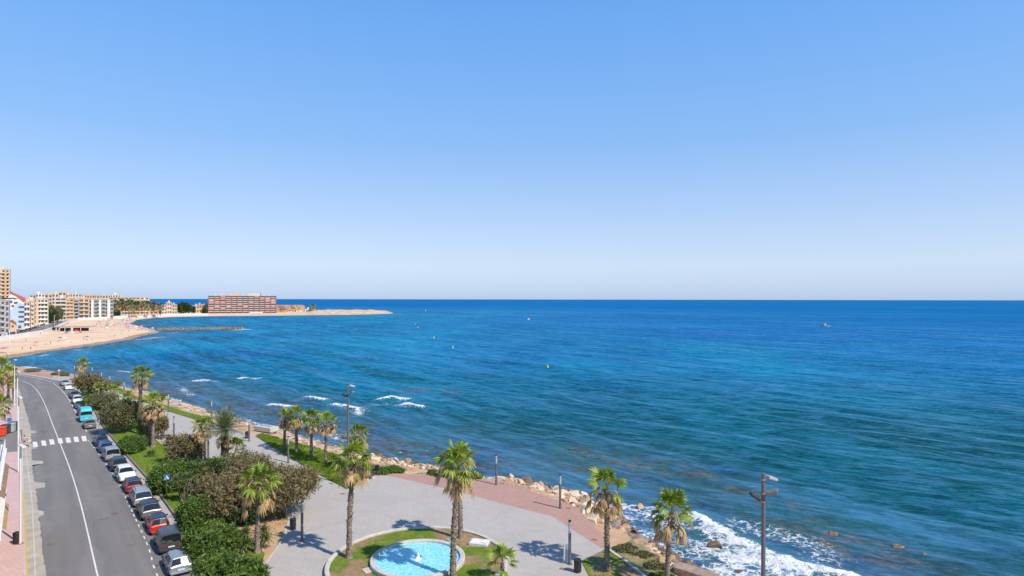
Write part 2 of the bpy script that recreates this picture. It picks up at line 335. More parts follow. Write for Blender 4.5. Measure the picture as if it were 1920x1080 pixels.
col = mixc(nt, mth(nt, 'MULTIPLY', mrange(nt, mid, 0.48, 0.70), mrange(nt, sh, 260, 40, 0, 0.25)), col, (0.006, 0.050, 0.085))
crest = tex(nt, mapping(nt, ps, R(51.5), (0.07, 1, 1)), 0.075, 3, 0.5)
swell = tex(nt, mapping(nt, ps, R(51.5), (0.16, 1, 1)), 0.085, 4, 0.6, 0.25)
streak = tex(nt, mapping(nt, ps, R(34), (0.24, 1, 1)), 0.62, 6, 0.72, 0.2); fine_s = tex(nt, mapping(nt, ps, R(14), (0.26, 1, 1)), 1.9, 4, 0.65)
col = mixc(nt, mth(nt, 'MULTIPLY', mrange(nt, swell, 0.50, 0.38), mrange(nt, sh, 500, 60, 0.10, 0.55)), col, mixc(nt, mrange(nt, sh, 60, 260), (0.006, 0.070, 0.078), (0.0, 0.120, 0.340)))  # darker wave faces of the swell painted into the colour by noise
col = mixc(nt, mrange(nt, streak, 0.50, 0.38, 0, 0.75), col, mixc(nt, 0.5, col, (0.0, 0.03, 0.07), 'MULTIPLY'))  # trough shade between the light streaks put into the water colour
shelf = mth(nt, 'MULTIPLY', attr(nt, 'shelf'), mrange(nt, tex(nt, mapping(nt, ps, R(-50), (.6, 1, 1)), 0.09, 5, 0.62), 0.34, 0.56))
col = mixc(nt, mth(nt, 'MULTIPLY', shelf, 0.85), col, mixc(nt, mrange(nt, tex(nt, ps, 0.16, 5), .45, .6), (0.095, 0.145, 0.215), (0.185, 0.230, 0.285)))
shallow = mrange(nt, mth(nt, 'ADD', sh, mth(nt, 'MULTIPLY', big, 40)), 62, 20)
c_sh = ramp(nt, tex(nt, ps, 0.11, 6, 0.6, 0.5), [(0.34, (0.025, 0.050, 0.095)), (0.46, (0.050, 0.100, 0.135)), (0.56, (0.040, 0.115, 0.120)), (0.68, (0.085, 0.090, 0.065))])
col = mixc(nt, mth(nt, 'MULTIPLY', shallow, 0.8), col, c_sh)
rf = mth(nt, 'MULTIPLY', attr(nt, 'reef'), mrange(nt, tex(nt, mapping(nt, ps, R(51.5), (0.5, 1, 1)), 0.55, 6, 0.65), 0.44, 0.60))
col = mixc(nt, mth(nt, 'MULTIPLY', rf, 0.8), col, ramp(nt, tex(nt, ps, 0.9, 4), [(0.4, (0.045, 0.045, 0.035)), (0.6, (0.16, 0.115, 0.065))]))
nt.links.new(col, p.inputs['Base Color']); p.inputs['IOR'].default_value = 1.33; p.inputs['Specular IOR Level'].default_value = 0.14
p.inputs['Roughness'].default_value = 0.16
ripple = mapping(nt, ps, R(51.5), (0.38, 1, 1)); calm = mrange(nt, tex(nt, mapping(nt, ps, R(60), (0.35, 1, 1)), 0.011, 4, 0.6), 0.40, 0.56, 0.25, 1.0)
h1 = tex(nt, ripple, 0.075, 4, 0.55); h2 = tex(nt, mapping(nt, ps, R(30), (0.5, 1, 1)), 0.42, 5, 0.62); h3 = tex(nt, mapping(nt, ps, R(5), (0.6, 1, 1)), 2.2, 4, 0.6)
b1 = bump(nt, h1, 3.2); b2 = bump(nt, mth(nt, 'MULTIPLY', h2, calm), 1.7, 1.0, b1); b3 = bump(nt, mth(nt, 'MULTIPLY', h3, calm), 0.38, 1.0, b2)
nt.links.new(b3, p.inputs['Normal']); p.inputs['Specular IOR Level'].default_value = 0.0; p.inputs['Roughness'].default_value = 1.0
gl_ = nt.nodes.new('ShaderNodeBsdfGlossy'); gl_.inputs['Color'].default_value = (.42, .80, 1, 1); gl_.inputs['Roughness'].default_value = .42; nt.links.new(bump(nt, h2, .5, .8), gl_.inputs['Normal'])
fr_ = nt.nodes.new('ShaderNodeFresnel'); fr_.inputs['IOR'].default_value = 1.33; nt.links.new(b3, fr_.inputs['Normal'])
wm_ = nt.nodes.new('ShaderNodeMixShader'); nt.links.new(mth(nt, 'ADD', mth(nt, 'MULTIPLY', mth(nt, 'MINIMUM', fr_.outputs[0], 0.42), REFL), mth(nt, 'MULTIPLY', mth(nt, 'ADD', mth(nt, 'ADD', mth(nt, 'MULTIPLY', mrange(nt, streak, 0.48, 0.60), 0.24), mth(nt, 'MULTIPLY', mrange(nt, fine_s, 0.48, 0.60), 0.15)), mth(nt, 'ADD', mth(nt, 'MULTIPLY', mrange(nt, swell, 0.52, 0.66), 0.12), mth(nt, 'MULTIPLY', mrange(nt, mth(nt, 'ABSOLUTE', mth(nt, 'SUBTRACT', crest, 0.5)), 0.045, 0.0), 0.16))), mrange(nt, sh, 1200, 150, 0.28, 1.0))), wm_.inputs[0]); nt.links.new(p.outputs[0], wm_.inputs[1]); nt.links.new(gl_.outputs[0], wm_.inputs[2])  # noise paints sky reflections on chop, swell and crest lines, not wave slope
fo = attr(nt, 'foam'); fn = tex(nt, ps, 0.9, 7, 0.72, 1.2)
vor = nt.nodes.new('ShaderNodeTexVoronoi'); vor.feature = 'DISTANCE_TO_EDGE'; vor.inputs['Scale'].default_value = 0.9
wv = nt.nodes.new('ShaderNodeVectorMath'); wv.operation = 'ADD'
tn = nt.nodes.new('ShaderNodeTexNoise'); tn.inputs['Scale'].default_value = 0.8; tn.inputs['Detail'].default_value = 4; nt.links.new(ps, tn.inputs['Vector'])
sc_ = nt.nodes.new('ShaderNodeVectorMath'); sc_.operation = 'SCALE'; sc_.inputs['Scale'].default_value = 2.6; nt.links.new(tn.outputs['Color'], sc_.inputs[0])
nt.links.new(ps, wv.inputs[0]); nt.links.new(sc_.outputs[0], wv.inputs[1]); nt.links.new(wv.outputs[0], vor.inputs['Vector'])
web = mrange(nt, vor.outputs['Distance'], 0.16, 0.0)
th = mth(nt, 'ADD', mth(nt, 'MULTIPLY', fo, 1.25), mth(nt, 'ADD', mth(nt, 'MULTIPLY', fn, 1.2), mth(nt, 'MULTIPLY', web, 0.22)))
fm = mth(nt, 'MULTIPLY', mrange(nt, th, 1.16, 1.50), mrange(nt, fo, 0.03, 0.2))
fb = nt.nodes.new('ShaderNodeBsdfPrincipled'); fb.inputs['Base Color'].default_value = (0.86, 0.89, 0.91, 1); fb.inputs['Roughness'].default_value = 0.8
nt.links.new(bump(nt, fn, 0.5), fb.inputs['Normal'])
ms = nt.nodes.new('ShaderNodeMixShader'); nt.links.new(fm, ms.inputs[0]); nt.links.new(wm_.outputs[0], ms.inputs[1]); nt.links.new(fb.outputs[0], ms.inputs[2])
nt.links.new(ms.outputs[0], nt.nodes['Material Output'].inputs['Surface'])
me = npmesh('sea', np.stack([Xg.ravel(), Yg.ravel(), Zs.ravel()], -1)[used], mp[f], m, True)
for nm_, arr in (('shore', D), ('foam', np.clip(foam, 0, 1.3)), ('reef', reef), ('shelf', shelf_a)):
    a = me.attributes.new(nm_, 'FLOAT', 'POINT'); a.data.foreach_set('value', arr.ravel()[used].astype(np.float32))
tag(link('sea', me), kind='structure')

# ------------------------------------------------------------------ roads, pavements, promenade, lawns
def gp(l, z=0.0): return [G(a, b, z) if b > 562 else None for a, b in l]
def sheet(name, pts, z0, z1, m, label=None, cat=None):
    g = MB(); g.prism(pts, z0, z1); me = g.mesh(name, m); bm = bmesh.new(); bm.from_mesh(me)
    bmesh.ops.triangulate(bm, faces=[f for f in bm.faces if len(f.verts) > 4]); bm.to_mesh(me); bm.free()
    return tag(link(name, me), kind='structure')
def dens(pts, n=6):                       # smooth a polyline (Catmull-Rom)
    P = [pts[0]] + list(pts) + [pts[-1]]; out = []
    for i in range(1, len(P) - 2):
        for k in range(n):
            t = k / n; a, b, c, d = P[i - 1], P[i], P[i + 1], P[i + 2]
            out.append(tuple(0.5 * (2 * b[j] + (c[j] - a[j]) * t + (2 * a[j] - 5 * b[j] + 4 * c[j] - d[j]) * t * t + (3 * b[j] - a[j] - 3 * c[j] + d[j]) * t ** 3) for j in (0, 1)))
    return out + [pts[-1]]
ZR = -0.08
m, nt, p = nodes('asphalt'); ps = wpos(nt)
lanew = tex(nt, mapping(nt, ps, R(-38), (1.0, 0.05, 1)), 0.55, 4, 0.6)
col = ramp(nt, lanew, [(0.3, (0.155, 0.146, 0.137)), (0.7, (0.222, 0.209, 0.194))])
col = mixc(nt, mrange(nt, tex(nt, ps, 0.13, 6, 0.65), 0.5, 0.7, 0, 0.5), col, (0.25, 0.235, 0.22))
col = mixc(nt, mth(nt, 'MULTIPLY', tex(nt, ps, 18, 3), 0.3), col, (0.10, 0.095, 0.09))
rc = mapping(nt, ps, R(-38), (1, 0.35, 1)); vc = nt.nodes.new('ShaderNodeTexVoronoi'); vc.feature = 'DISTANCE_TO_EDGE'; vc.inputs['Scale'].default_value = .22
wa = nt.nodes.new('ShaderNodeVectorMath'); wa.operation = 'ADD'; wn = nt.nodes.new('ShaderNodeTexNoise'); wn.inputs['Scale'].default_value = 1.1; wn.inputs['Detail'].default_value = 5; nt.links.new(ps, wn.inputs['Vector']); nt.links.new(rc, wa.inputs[0]); nt.links.new(wn.outputs['Color'], wa.inputs[1]); nt.links.new(wa.outputs[0], vc.inputs['Vector'])
crk = mth(nt, 'MULTIPLY', mrange(nt, vc.outputs['Distance'], .012, .002), mrange(nt, tex(nt, ps, .08, 3), .48, .58))
col = mixc(nt, mth(nt, 'MULTIPLY', crk, .55), col, (.06, .055, .05))
col = mixc(nt, mrange(nt, tex(nt, ps, .55, 3, .4), .68, .72, 0, .45), col, (.085, .08, .078))
col = mixc(nt, mrange(nt, tex(nt, mapping(nt, ps, R(-38), (1, .12, 1)), .30, 3), .56, .60, 0, .22), col, (.27, .25, .235))
nt.links.new(col, p.inputs['Base Color']); p.inputs['Roughness'].default_value = 0.85; nt.links.new(bump(nt, tex(nt, ps, 30, 3), 0.02), p.inputs['Normal']); m_asph = m
def paver(name, ca_, cb_, mort, sx_, sy_, rz, big_=None):
    m, nt, p = nodes(name); ps = wpos(nt); br_ = nt.nodes.new('ShaderNodeTexBrick')
    nt.links.new(mapping(nt, ps, rz), br_.inputs['Vector']); br_.inputs['Scale'].default_value = 1.0
    br_.inputs['Brick Width'].default_value = sx_; br_.inputs['Row Height'].default_value = sy_; br_.inputs['Mortar Size'].default_value = 0.018
    br_.inputs['Color1'].default_value = (*ca_, 1); br_.inputs['Color2'].default_value = (*cb_, 1); br_.inputs['Mortar'].default_value = (*mort, 1)
    br_.inputs['Bias'].default_value = -0.1
    col = mixc(nt, mrange(nt, tex(nt, ps, 0.16, 6, 0.65), 0.42, 0.68, 0, 0.35), br_.outputs['Color'], tuple(x * 0.80 for x in ca_))
    col = mixc(nt, mrange(nt, tex(nt, mapping(nt, ps, 0.6, (1, 0.12, 1)), 0.5, 5, 0.7, 0.6), 0.60, 0.72, 0, 0.22), col, tuple(x * 0.6 for x in ca_))
    col = mixc(nt, mrange(nt, tex(nt, ps, 1.3, 5), 0.55, 0.75, 0, 0.3), col, tuple(min(1, x * 1.15) for x in ca_))
    nt.links.new(col, p.inputs['Base Color']); p.inputs['Roughness'].default_value = 0.8; return m
m_grey = paver('grey pavers', (0.405, 0.375, 0.34), (0.435, 0.405, 0.37), (0.33, 0.305, 0.275), 0.8, 0.4, R(35))
m_pink = paver('pink pavers', (0.40, 0.235, 0.185), (0.45, 0.27, 0.215), (0.32, 0.19, 0.15), 0.4, 0.4, R(10))
m_walk = paver('pink pavement tiles', (0.55, 0.37, 0.34), (0.60, 0.41, 0.37), (0.46, 0.30, 0.28), 0.4, 0.4, R(38))
m_conc = mat('old concrete', (0.46, 0.41, 0.34), (0.33, 0.295, 0.245), 0.7, 0.9, 0.02, 6, world=True, detail=7)
m_kerb = mat('kerb stone', (0.55, 0.52, 0.47), (0.42, 0.40, 0.36), 2.0, 0.85, world=True)
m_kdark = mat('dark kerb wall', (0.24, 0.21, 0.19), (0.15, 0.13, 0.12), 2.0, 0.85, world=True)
m_white = mat('road paint', (0.74, 0.73, 0.70), (0.55, 0.54, 0.52), 3.0, 0.8, world=True)
m_yel = mat('yellow paint', (0.62, 0.40, 0.08), (0.5, 0.35, 0.1), 2.0, 0.8, world=True)
m_redp = mat('crossing red paint', (0.25, 0.17, 0.165), (0.19, 0.15, 0.145), 2.0, 0.8, world=True)
farT = [(-40, 700), (10, 699), (36, 701.5), (67, 706), (100, 712), (118, 718), (131, 725)]
K = [(131, 716), (140, 719), (150, 728), (160, 740), (172, 757), (192, 795), (213, 822), (238, 852), (282, 901), (305.5, 932), (336.6, 976), (361, 1013), (420, 1105), (520, 1250), (640, 1420)]
Kw = dens(gp(K, 0)); farW = dens(gp(farT[:5], 0))
def offs(pts, w):
    out = []
    for i, p in enumerate(pts):
        a = Vector(pts[max(i - 1, 0)]); b = Vector(pts[min(i + 1, len(pts) - 1)]); d = (b - a).normalized(); out.append((p[0] - d.y * w, p[1] + d.x * w))
    return out
K2 = offs(Kw, -1.15)                      # kerb of the parking lane
LK = [(-300, 742), (-60, 720), (8, 716), (22, 725), (27, 740), (33, 780), (41, 830), (43, 855), (45, 930), (48, 1000), (51, 1080), (55, 1250), (60, 1420)]
LKw = dens(gp(LK, 0)); AE = [(33, 722), (37, 733), (42, 748), (48, 770), (57, 800), (60, 852), (62, 885), (69, 930), (75, 987), (86, 1080), (95, 1250), (104, 1420)]
AEw = dens(gp(AE, ZR))
sheet('road', [G(-400, 712)] + farW + K2 + LKw[::-1], -0.4, ZR, m_asph)
# the old concrete edge strip of the road, its lip broken
g = MB(); rs = random.Random(3); L2 = [p for p in LKw if p[1] < 178]; A2 = AEw[3:]
A3 = []
for i in range(len(A2) - 1):
    a, b = Vector(A2[i]), Vector(A2[i + 1]); n = max(1, int((b - a).length / 0.6))
    for k in range(n): 
        q = a.lerp(b, k / n); A3.append((q.x + rs.uniform(-0.10, 0.10), q.y))
for px_, y0_, w_ in ((58, 868, 1.5), (62, 910, 1.3), (64, 963, 0.6), (60, 838, .8), (54, 810, 1.0)):
    cx, cy = G(px_, y0_, ZR)
    for i, q in enumerate(A3):
        if abs(q[1] - cy) < 0.9: A3[i] = (q[0] + w_, q[1])
o = sheet('concrete_strip', L2 + A3[::-1], -0.3, ZR + 0.006, m_conc)
sheet('pavement', [G(-500, 760), G(-200, 735)] + LKw + [G(-900, 1420), G(-1200, 1000)], -0.35, 0.02, m_walk)
g = MB(); g.ribbon(LKw, 0.0, -0.3, 0.034, -0.16); tag(g.build('kerb', m_kerb), kind='structure')
yl = dens(gp([(44.5, 925), (46, 960), (49, 1020), (52, 1080), (56.5, 1250)], 0)); g = MB(); g.ribbon(offs(yl, .08), -0.03, -.05, 0.040, -0.17); tag(g.build('yellow_kerb_line', m_yel), kind='structure')
sheet('side_street', gp([(-260, 820), (0, 812), (42, 806), (43, 846), (14, 848), (-200, 860)], 0.02), -0.2, 0.030, m_asph)
# promenade slab (everything beyond the parking lane), then what lies on it
prom_edge = [(25, 693.5), (60, 696.5), (92, 700), (128, 706), (150, 709), (180, 713), (192, 714.5), (197, 713), (220, 725), (245, 740), (280, 753), (318, 763), (350, 774), (387, 783), (392, 790), (440, 804), (475, 815), (493, 814), (538, 827), (604, 844), (635, 856), (668, 868), (696, 884), (710, 886.5), (800, 890.5), (849, 894.5), (904, 899.5), (952, 903.5), (995, 920), (1028.5, 932), (1079, 950), (1110, 981), (1135, 1010), (1144, 1026), (1180, 1050), (1216, 1080), (1300, 1160), (1380, 1250), (1500, 1420)]
sheet('promenade', [G(-100, 693.5)] + gp(prom_edge) + [G(520, 1420)] + K2[::-1] + farW[::-1] + [G(-100, 700)], -0.5, 0.0, m_grey)
g = MB(); g.ribbon(farW[:] , 0.12, -0.3, 0.014, -0.1); g.ribbon(K2, 0.12, -0.3, 0.014, -0.02); tag(g.build('promenade_kerb', m_kerb), kind='structure')
pinkz = 0.005
sheet('red_paving', gp([(710, 888), (849, 919), (960, 949), (1038, 969), (1067, 988.5), (1128, 1028), (1144, 1026), (1135, 1010), (1110, 981), (1079, 950), (1028.5, 932.3), (995, 920.3), (952, 904), (904, 900), (849, 895), (800, 891), (712, 887.3)]), -0.05, pinkz, m_pink)
sheet('red_footpath', gp([(-100, 694), (25, 694.2), (60, 697), (92, 700.5), (103, 702), (98, 709.5), (67, 704), (36, 700), (-60, 698)]), -0.05, pinkz, m_pink)
m_esh = mat('bare earth', (0.55, 0.36, 0.22), (0.42, 0.26, 0.15), 0.6, 0.95, 0.08, 5, world=True, detail=7)
def lawn_mat(name, dry):
    m, nt, p = nodes(name); ps = wpos(nt)
    gcol = ramp(nt, tex(nt, ps, 2.6, 6, 0.7), [(0.3, (0.085, 0.155, 0.012)), (0.5, (0.150, 0.240, 0.020)), (0.7, (0.230, 0.310, 0.040))])
    gcol = mixc(nt, mrange(nt, tex(nt, ps, 0.5, 4), 0.5, 0.68, 0, 0.45), gcol, (0.24, 0.26, 0.06))
    col = mixc(nt, mrange(nt, tex(nt, ps, 0.23, 7, 0.66, 0.4), 0.62 - dry, 0.72 - dry), gcol, ramp(nt, tex(nt, ps, 3, 5), [(0.3, (0.30, 0.20, 0.10)), (0.7, (0.47, 0.31, 0.19))]))
    nt.links.new(col, p.inputs['Base Color']); p.inputs['Roughness'].default_value = 0.95; p.inputs['Specular IOR Level'].default_value = 0.15
    nt.links.new(bump(nt, tex(nt, ps, 9, 5, 0.7), 0.18), p.inputs['Normal']); return m
m_lawn = lawn_mat('lawn', 0.0); m_dry = lawn_mat('worn lawn', 0.15); m_lush = lawn_mat('lush grass', -0.08)
lawns = []
def lawn(pts, m, z=0.05): lawns.append((pts, m)); return sheet('lawn', pts, -0.2, z, m)
garden = [q for q in Kw if 46 < q[1]] ; gi = [i for i, q in enumerate(Kw) if q[1] < G(145, 722)[1]]
Kg = [q for q in Kw if q[1] < G(145, 722)[1] and q[1] > 33]
gright = gp([(484, 1080), (400, 1250)]) 
garden_poly = Kg + [G(415, 1250), G(484, 1080), G(528, 1015), G(543, 976), G(518, 940), G(455, 895), G(405, 868), G(380, 870), G(345, 862), G(311, 839), G(291, 823), G(280, 808), G(262, 790), G(243, 772), G(222, 760), G(205, 748), G(190, 740), G(172, 727), G(160, 716), G(146, 715)]
lawn(garden_poly, m_lawn)
sheet('bare_earth', gp([(541, 977), (527, 1013), (512, 1036), (490, 1072), (482, 1076), (498, 1040), (470, 1012), (440, 985), (455, 960), (500, 962)]), -.1, 0.062, m_esh)
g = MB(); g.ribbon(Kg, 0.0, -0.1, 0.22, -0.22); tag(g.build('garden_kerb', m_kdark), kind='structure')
g = MB(); g.ribbon(gp([(484, 1080), (528, 1015), (543, 976), (518, 940), (455, 895), (405, 868)]), 0.06, -0.1, 0.07, -0.06); g.ribbon(gp([(345, 862), (311, 839), (291, 823), (280, 808)]), 0.08, -.1, .1, -.08); tag(g.build('lawn_edging', m_kerb), kind='structure')
lawn(gp([(193, 722), (222, 737), (260, 750), (318, 772), (370, 788), (387, 783), (350, 774), (318, 763), (280, 753), (245, 740), (220, 725), (197, 713)]), m_lush, 0.12)
lawn(gp([(480, 818), (510, 838), (547, 860), (604, 893), (651, 917.5), (664, 914), (689, 891), (696, 884), (668, 868), (635, 856), (604, 844), (538, 827), (493, 814)]), m_lush, 0.10)
lawn(gp([(1091, 1053), (1143, 1027), (1180, 1051), (1213, 1080), (1290, 1150), (1240, 1200), (1105, 1080)]), m_dry)
# scrubby bank between kerb line and the boulders
sheet('scrub_bank', gp([(1146, 1028), (1175, 1018), (1185, 1012), (1215, 1035), (1252, 1068), (1330, 1140), (1390, 1250), (1310, 1160), (1216, 1079)]), -0.6, 0.02, mat('scrub ground', (0.17, 0.20, 0.05), (0.34, 0.25, 0.14), 0.8, 0.95, 0.15, 6, world=True, detail=7))
sheet('earth_path', gp([(1110, 981), (1128, 985), (1160, 992), (1178, 1003), (1186, 1012), (1174, 1018.5), (1146, 1028), (1135, 1010)]), -0.6, -0.01, m_esh)
g = MB(); g.ribbon(gp([(1142, 1032), (1172, 1052), (1213, 1084), (1280, 1150)]), 0.14, -0.1, 0.12, -0.14); tag(g.build('bank_kerb', m_kerb), kind='structure')
g = MB()
for pts in ([(580, 964), (604, 951), (629, 937)], [(700, 908), (735, 903), (770, 906), (797, 916), (802, 926), (790, 936)], [(661, 962), (690, 959), (715, 961), (739, 974)], [(928, 976), (938, 964), (955, 955), (980, 954)], [(668, 905), (640, 912), (612, 925)], [(905, 950), (925, 944), (950, 948), (962, 958)], [(545, 930), (575, 915), (590, 900)]):
    g.ribbon(dens(gp(pts)), .035, -.01, .003, -.035)
tag(g.build('tyre_marks', mat('tyre mark', (.36, .335, .305), (.30, .28, .255), 1.5, .85, world=True)), kind='structure')
# round bed with the basin
CX, CY, RR, RP = -8.15, 53.4, 7.77, 4.03
n = 96; circ = lambda r, a0=0: [(CX + r * math.cos(6.28319 * i / n), CY + r * math.sin(6.28319 * i / n)) for i in range(n)]
lawn(circ(RR - 0.2), m_dry, 0.22)
g = MB(); g.lathe([(RR - 0.36, 0.1), (RR - 0.36, 0.36), (RR - 0.33, 0.38), (RR, 0.38), (RR + 0.02, 0.36), (RR + 0.02, -0.1)], n, (CX, CY, 0)); tag(g.build('round_kerb', m_kerb, smooth=True, sharp=40), kind='structure')
# painted markings
g = MB(); CL = dens(gp([(-60, 715), (10, 713.5), (39, 714), (50, 717.5), (62, 724), (74, 738), (86, 762), (99, 796), (115, 836), (134, 886), (154, 953), (184, 1080), (225, 1250), (268, 1420)], ZR))
g.ribbon(CL, 0.06, ZR - .02, ZR + 0.005, -0.06); tag(g.build('centre_line', m_white), kind='structure')
PL = dens(gp([(100, 718), (117, 733), (130, 750), (142, 772), (153, 790), (163, 810)], ZR)); g = MB(); g.ribbon(PL, 0.06, ZR - .02, ZR + 0.005, -0.06)
g.ribbon(dens(gp([(-40, 703), (10, 702), (36, 704), (67, 708.5), (97, 716)], ZR)), 0.07, ZR - .02, ZR + .005, -.07); tag(g.build('parking_line', m_white), kind='structure')
PD = dens(gp([(166, 826), (192, 860), (223, 906), (249, 961), (271, 1007), (283, 1038), (294, 1075), (374, 1250), (430, 1370)], ZR)); g = MB(); cum = 0; nxt = 0.0; seg = []
fine = []
for a, b in zip(PD[:-1], PD[1:]):
    L = math.dist(a, b); k = max(1, int(L / 0.25))
    for i in range(k): fine.append((a[0] + (b[0] - a[0]) * i / k, a[1] + (b[1] - a[1]) * i / k))
i = 0
while i < len(fine) - 7: g.ribbon(fine[i:i + 4], 0.055, ZR - .02, ZR + 0.005, -0.055); i += 7
tag(g.build('parking_dashes', m_white), kind='structure')
EL = dens(gp([(49, 845), (54, 890), (60, 935), (63, 985), (67, 1080), (71, 1250)], ZR)); g = MB(); g.ribbon(EL, 0.05, ZR - .02, ZR + .011, -.05); tag(g.build('edge_line', mat('faded paint', (.55, .51, .45), (.44, .4, .34), 1.5, .9, world=True)), kind='structure')
g = MB(); g2 = MB(); cs = [(50, 840), (66.4, 833.3), (82.4, 831), (97.7, 828.8), (113.3, 826.8), (128.3, 825.5), (143.4, 824), (158.2, 822.5)]
for i, (a, b) in enumerate(cs):
    q = [(a - 5.4, b - 4.4), (a + 3.0, b - 5.0), (a + 5.6, b + 4.4), (a - 3.0, b + 5.2)]
    if i: g.prism(gp(q, ZR), ZR - .02, ZR + 0.012)
    if i < 7 and i: q2 = [(a + 3.2, b - 5.0), (a + 10.0, b - 6.2), (a + 12.6, b + 3), (a + 5.8, b + 4.2)]; g2.prism(gp(q2, ZR), ZR - .02, ZR + 0.009)
tag(g.build('crosswalk_stripes', m_white), kind='structure'); tag(g2.build('crosswalk_red_bands', m_redp), kind='structure')
# ------------------------------------------------------------------ vegetation
f_palm = foliage('palm fronds', [(0.15, (0.095, 0.165, 0.016)), (0.45, (0.200, 0.290, 0.034)), (0.75, (0.340, 0.420, 0.065)), (0.92, (0.60, 0.52, 0.16))], 0.35)
f_dry = foliage('dry palm fronds', [(0.2, (0.26, 0.16, 0.07)), (0.5, (0.46, 0.31, 0.15)), (0.85, (0.66, 0.48, 0.26))], 0.3, 0.8)
f_date = foliage('date palm fronds', [(0.2, (0.075, 0.11, 0.035)), (0.5, (0.155, 0.195, 0.080)), (0.85, (0.29, 0.31, 0.15))], 0.25)
m_bark = mat('palm bark', (0.33, 0.265, 0.20), (0.13, 0.095, 0.07), 6.0, 0.95, 0.06, 16, detail=8)
m_bark2 = mat('shaggy bark', (0.30, 0.21, 0.14), (0.09, 0.06, 0.04), 5.0, 0.95, 0.08, 14, detail=8)
m_wood = mat('branch bark', (0.20, 0.15, 0.11), (0.10, 0.075, 0.055), 5.0, 0.9, 0.03, 14)
def fan(g, base, az, el, Lp, Rb, rs, droop=0.0, nl=15, spread=112, cup=0.25):
    d = Vector((math.cos(az) * math.cos(el), math.sin(az) * math.cos(el), math.sin(el)))
    side = Vector((-math.sin(az), math.cos(az), 0)); side = (Matrix.Rotation(rs.uniform(-.5, .5), 3, d) @ side)
    tip = Vector(base) + d * Lp; tip.z -= Lp * droop * 0.5; up = d.cross(side); w = 0.022
    mid = Vector(base) + d * Lp * 0.5
    g.add([Vector(base) - side * w, Vector(base) + side * w, mid + side * w, mid - side * w, tip + side * w * .6, tip - side * w * .6], [(0, 1, 2, 3), (3, 2, 4, 5)])
    d2 = (tip - mid).normalized(); d2.z -= droop * .4; d2.normalize()
    for i in range(nl):
        a = R(-spread + 2 * spread * i / (nl - 1) + rs.uniform(-5, 5)); v = d2 * math.cos(a) + side * math.sin(a); v += up * (-cup * abs(math.sin(a))); v.normalize()
        L = Rb * (1.0 - 0.22 * (abs(a) / 2.0)) * rs.uniform(0.85, 1.1); q = v.cross(up).normalized() * (Rb * 0.085)
        p1 = tip + v * L * 0.55; p2 = tip + v * L; p2.z -= L * (0.10 + 0.55 * droop) * rs.uniform(0.5, 1.3)
        g.add([tip - q * .2, tip + q * .2, p1 + q, p1 - q, p2], [(0, 1, 2, 3), (3, 2, 4)])
def fan_crown(seed, ng=22, nd=15, sc=1.0, dryness=1.0):
    rs = random.Random(seed); a = MB(); b = MB()
    for i in range(ng):
        t = i / ng; el = R(88 - 100 * t ** 1.05 + rs.uniform(-13, 13)); az = i * 2.39996 + rs.uniform(-.35, .35)
        fan(a, (0, 0, 0.15 * (1 - t)), az, el, (0.78 + .42 * math.sin(3.1 * t)) * rs.uniform(.75, 1.2) * sc, rs.uniform(.85, 1.12) * sc, rs, droop=0.05 + 0.42 * t)
    for i in range(int(nd * dryness)):
        t = i / nd; el = R(12 - 50 * t + rs.uniform(-14, 14)); az = i * 2.39996 + rs.uniform(-.6, .6)
        fan(b, (0, 0, -0.15 - 0.35 * t), az, el, rs.uniform(.65, 1.3) * sc, rs.uniform(.55, .9) * sc, rs, droop=rs.uniform(.45, .85), nl=11, spread=75, cup=0.5)
    for i in range(10):                                   # flower stalks
        az = rs.uniform(0, 6.28); el = R(rs.uniform(10, 50)); p = Vector((0, 0, .1)); L = rs.uniform(1.2, 1.9) * sc
        q = p + Vector((math.cos(az) * math.cos(el), math.sin(az) * math.cos(el), math.sin(el))) * L * .6; r_ = q + Vector((math.cos(az) * L * .35, math.sin(az) * L * .35, -L * .35))
        b.cyl(p, q, .012, .01, 4, False); b.cyl(q, r_, .03, .05, 4, False)
    return a.mesh('palm_fronds', f_palm), b.mesh('dry_fronds', f_dry)
CROWNS = [fan_crown(11), fan_crown(12, 15, 22, 1.0), fan_crown(13, 20, 14, 1.05), fan_crown(14, 11, 24, .95), fan_crown(15, 14, 18, .9)]
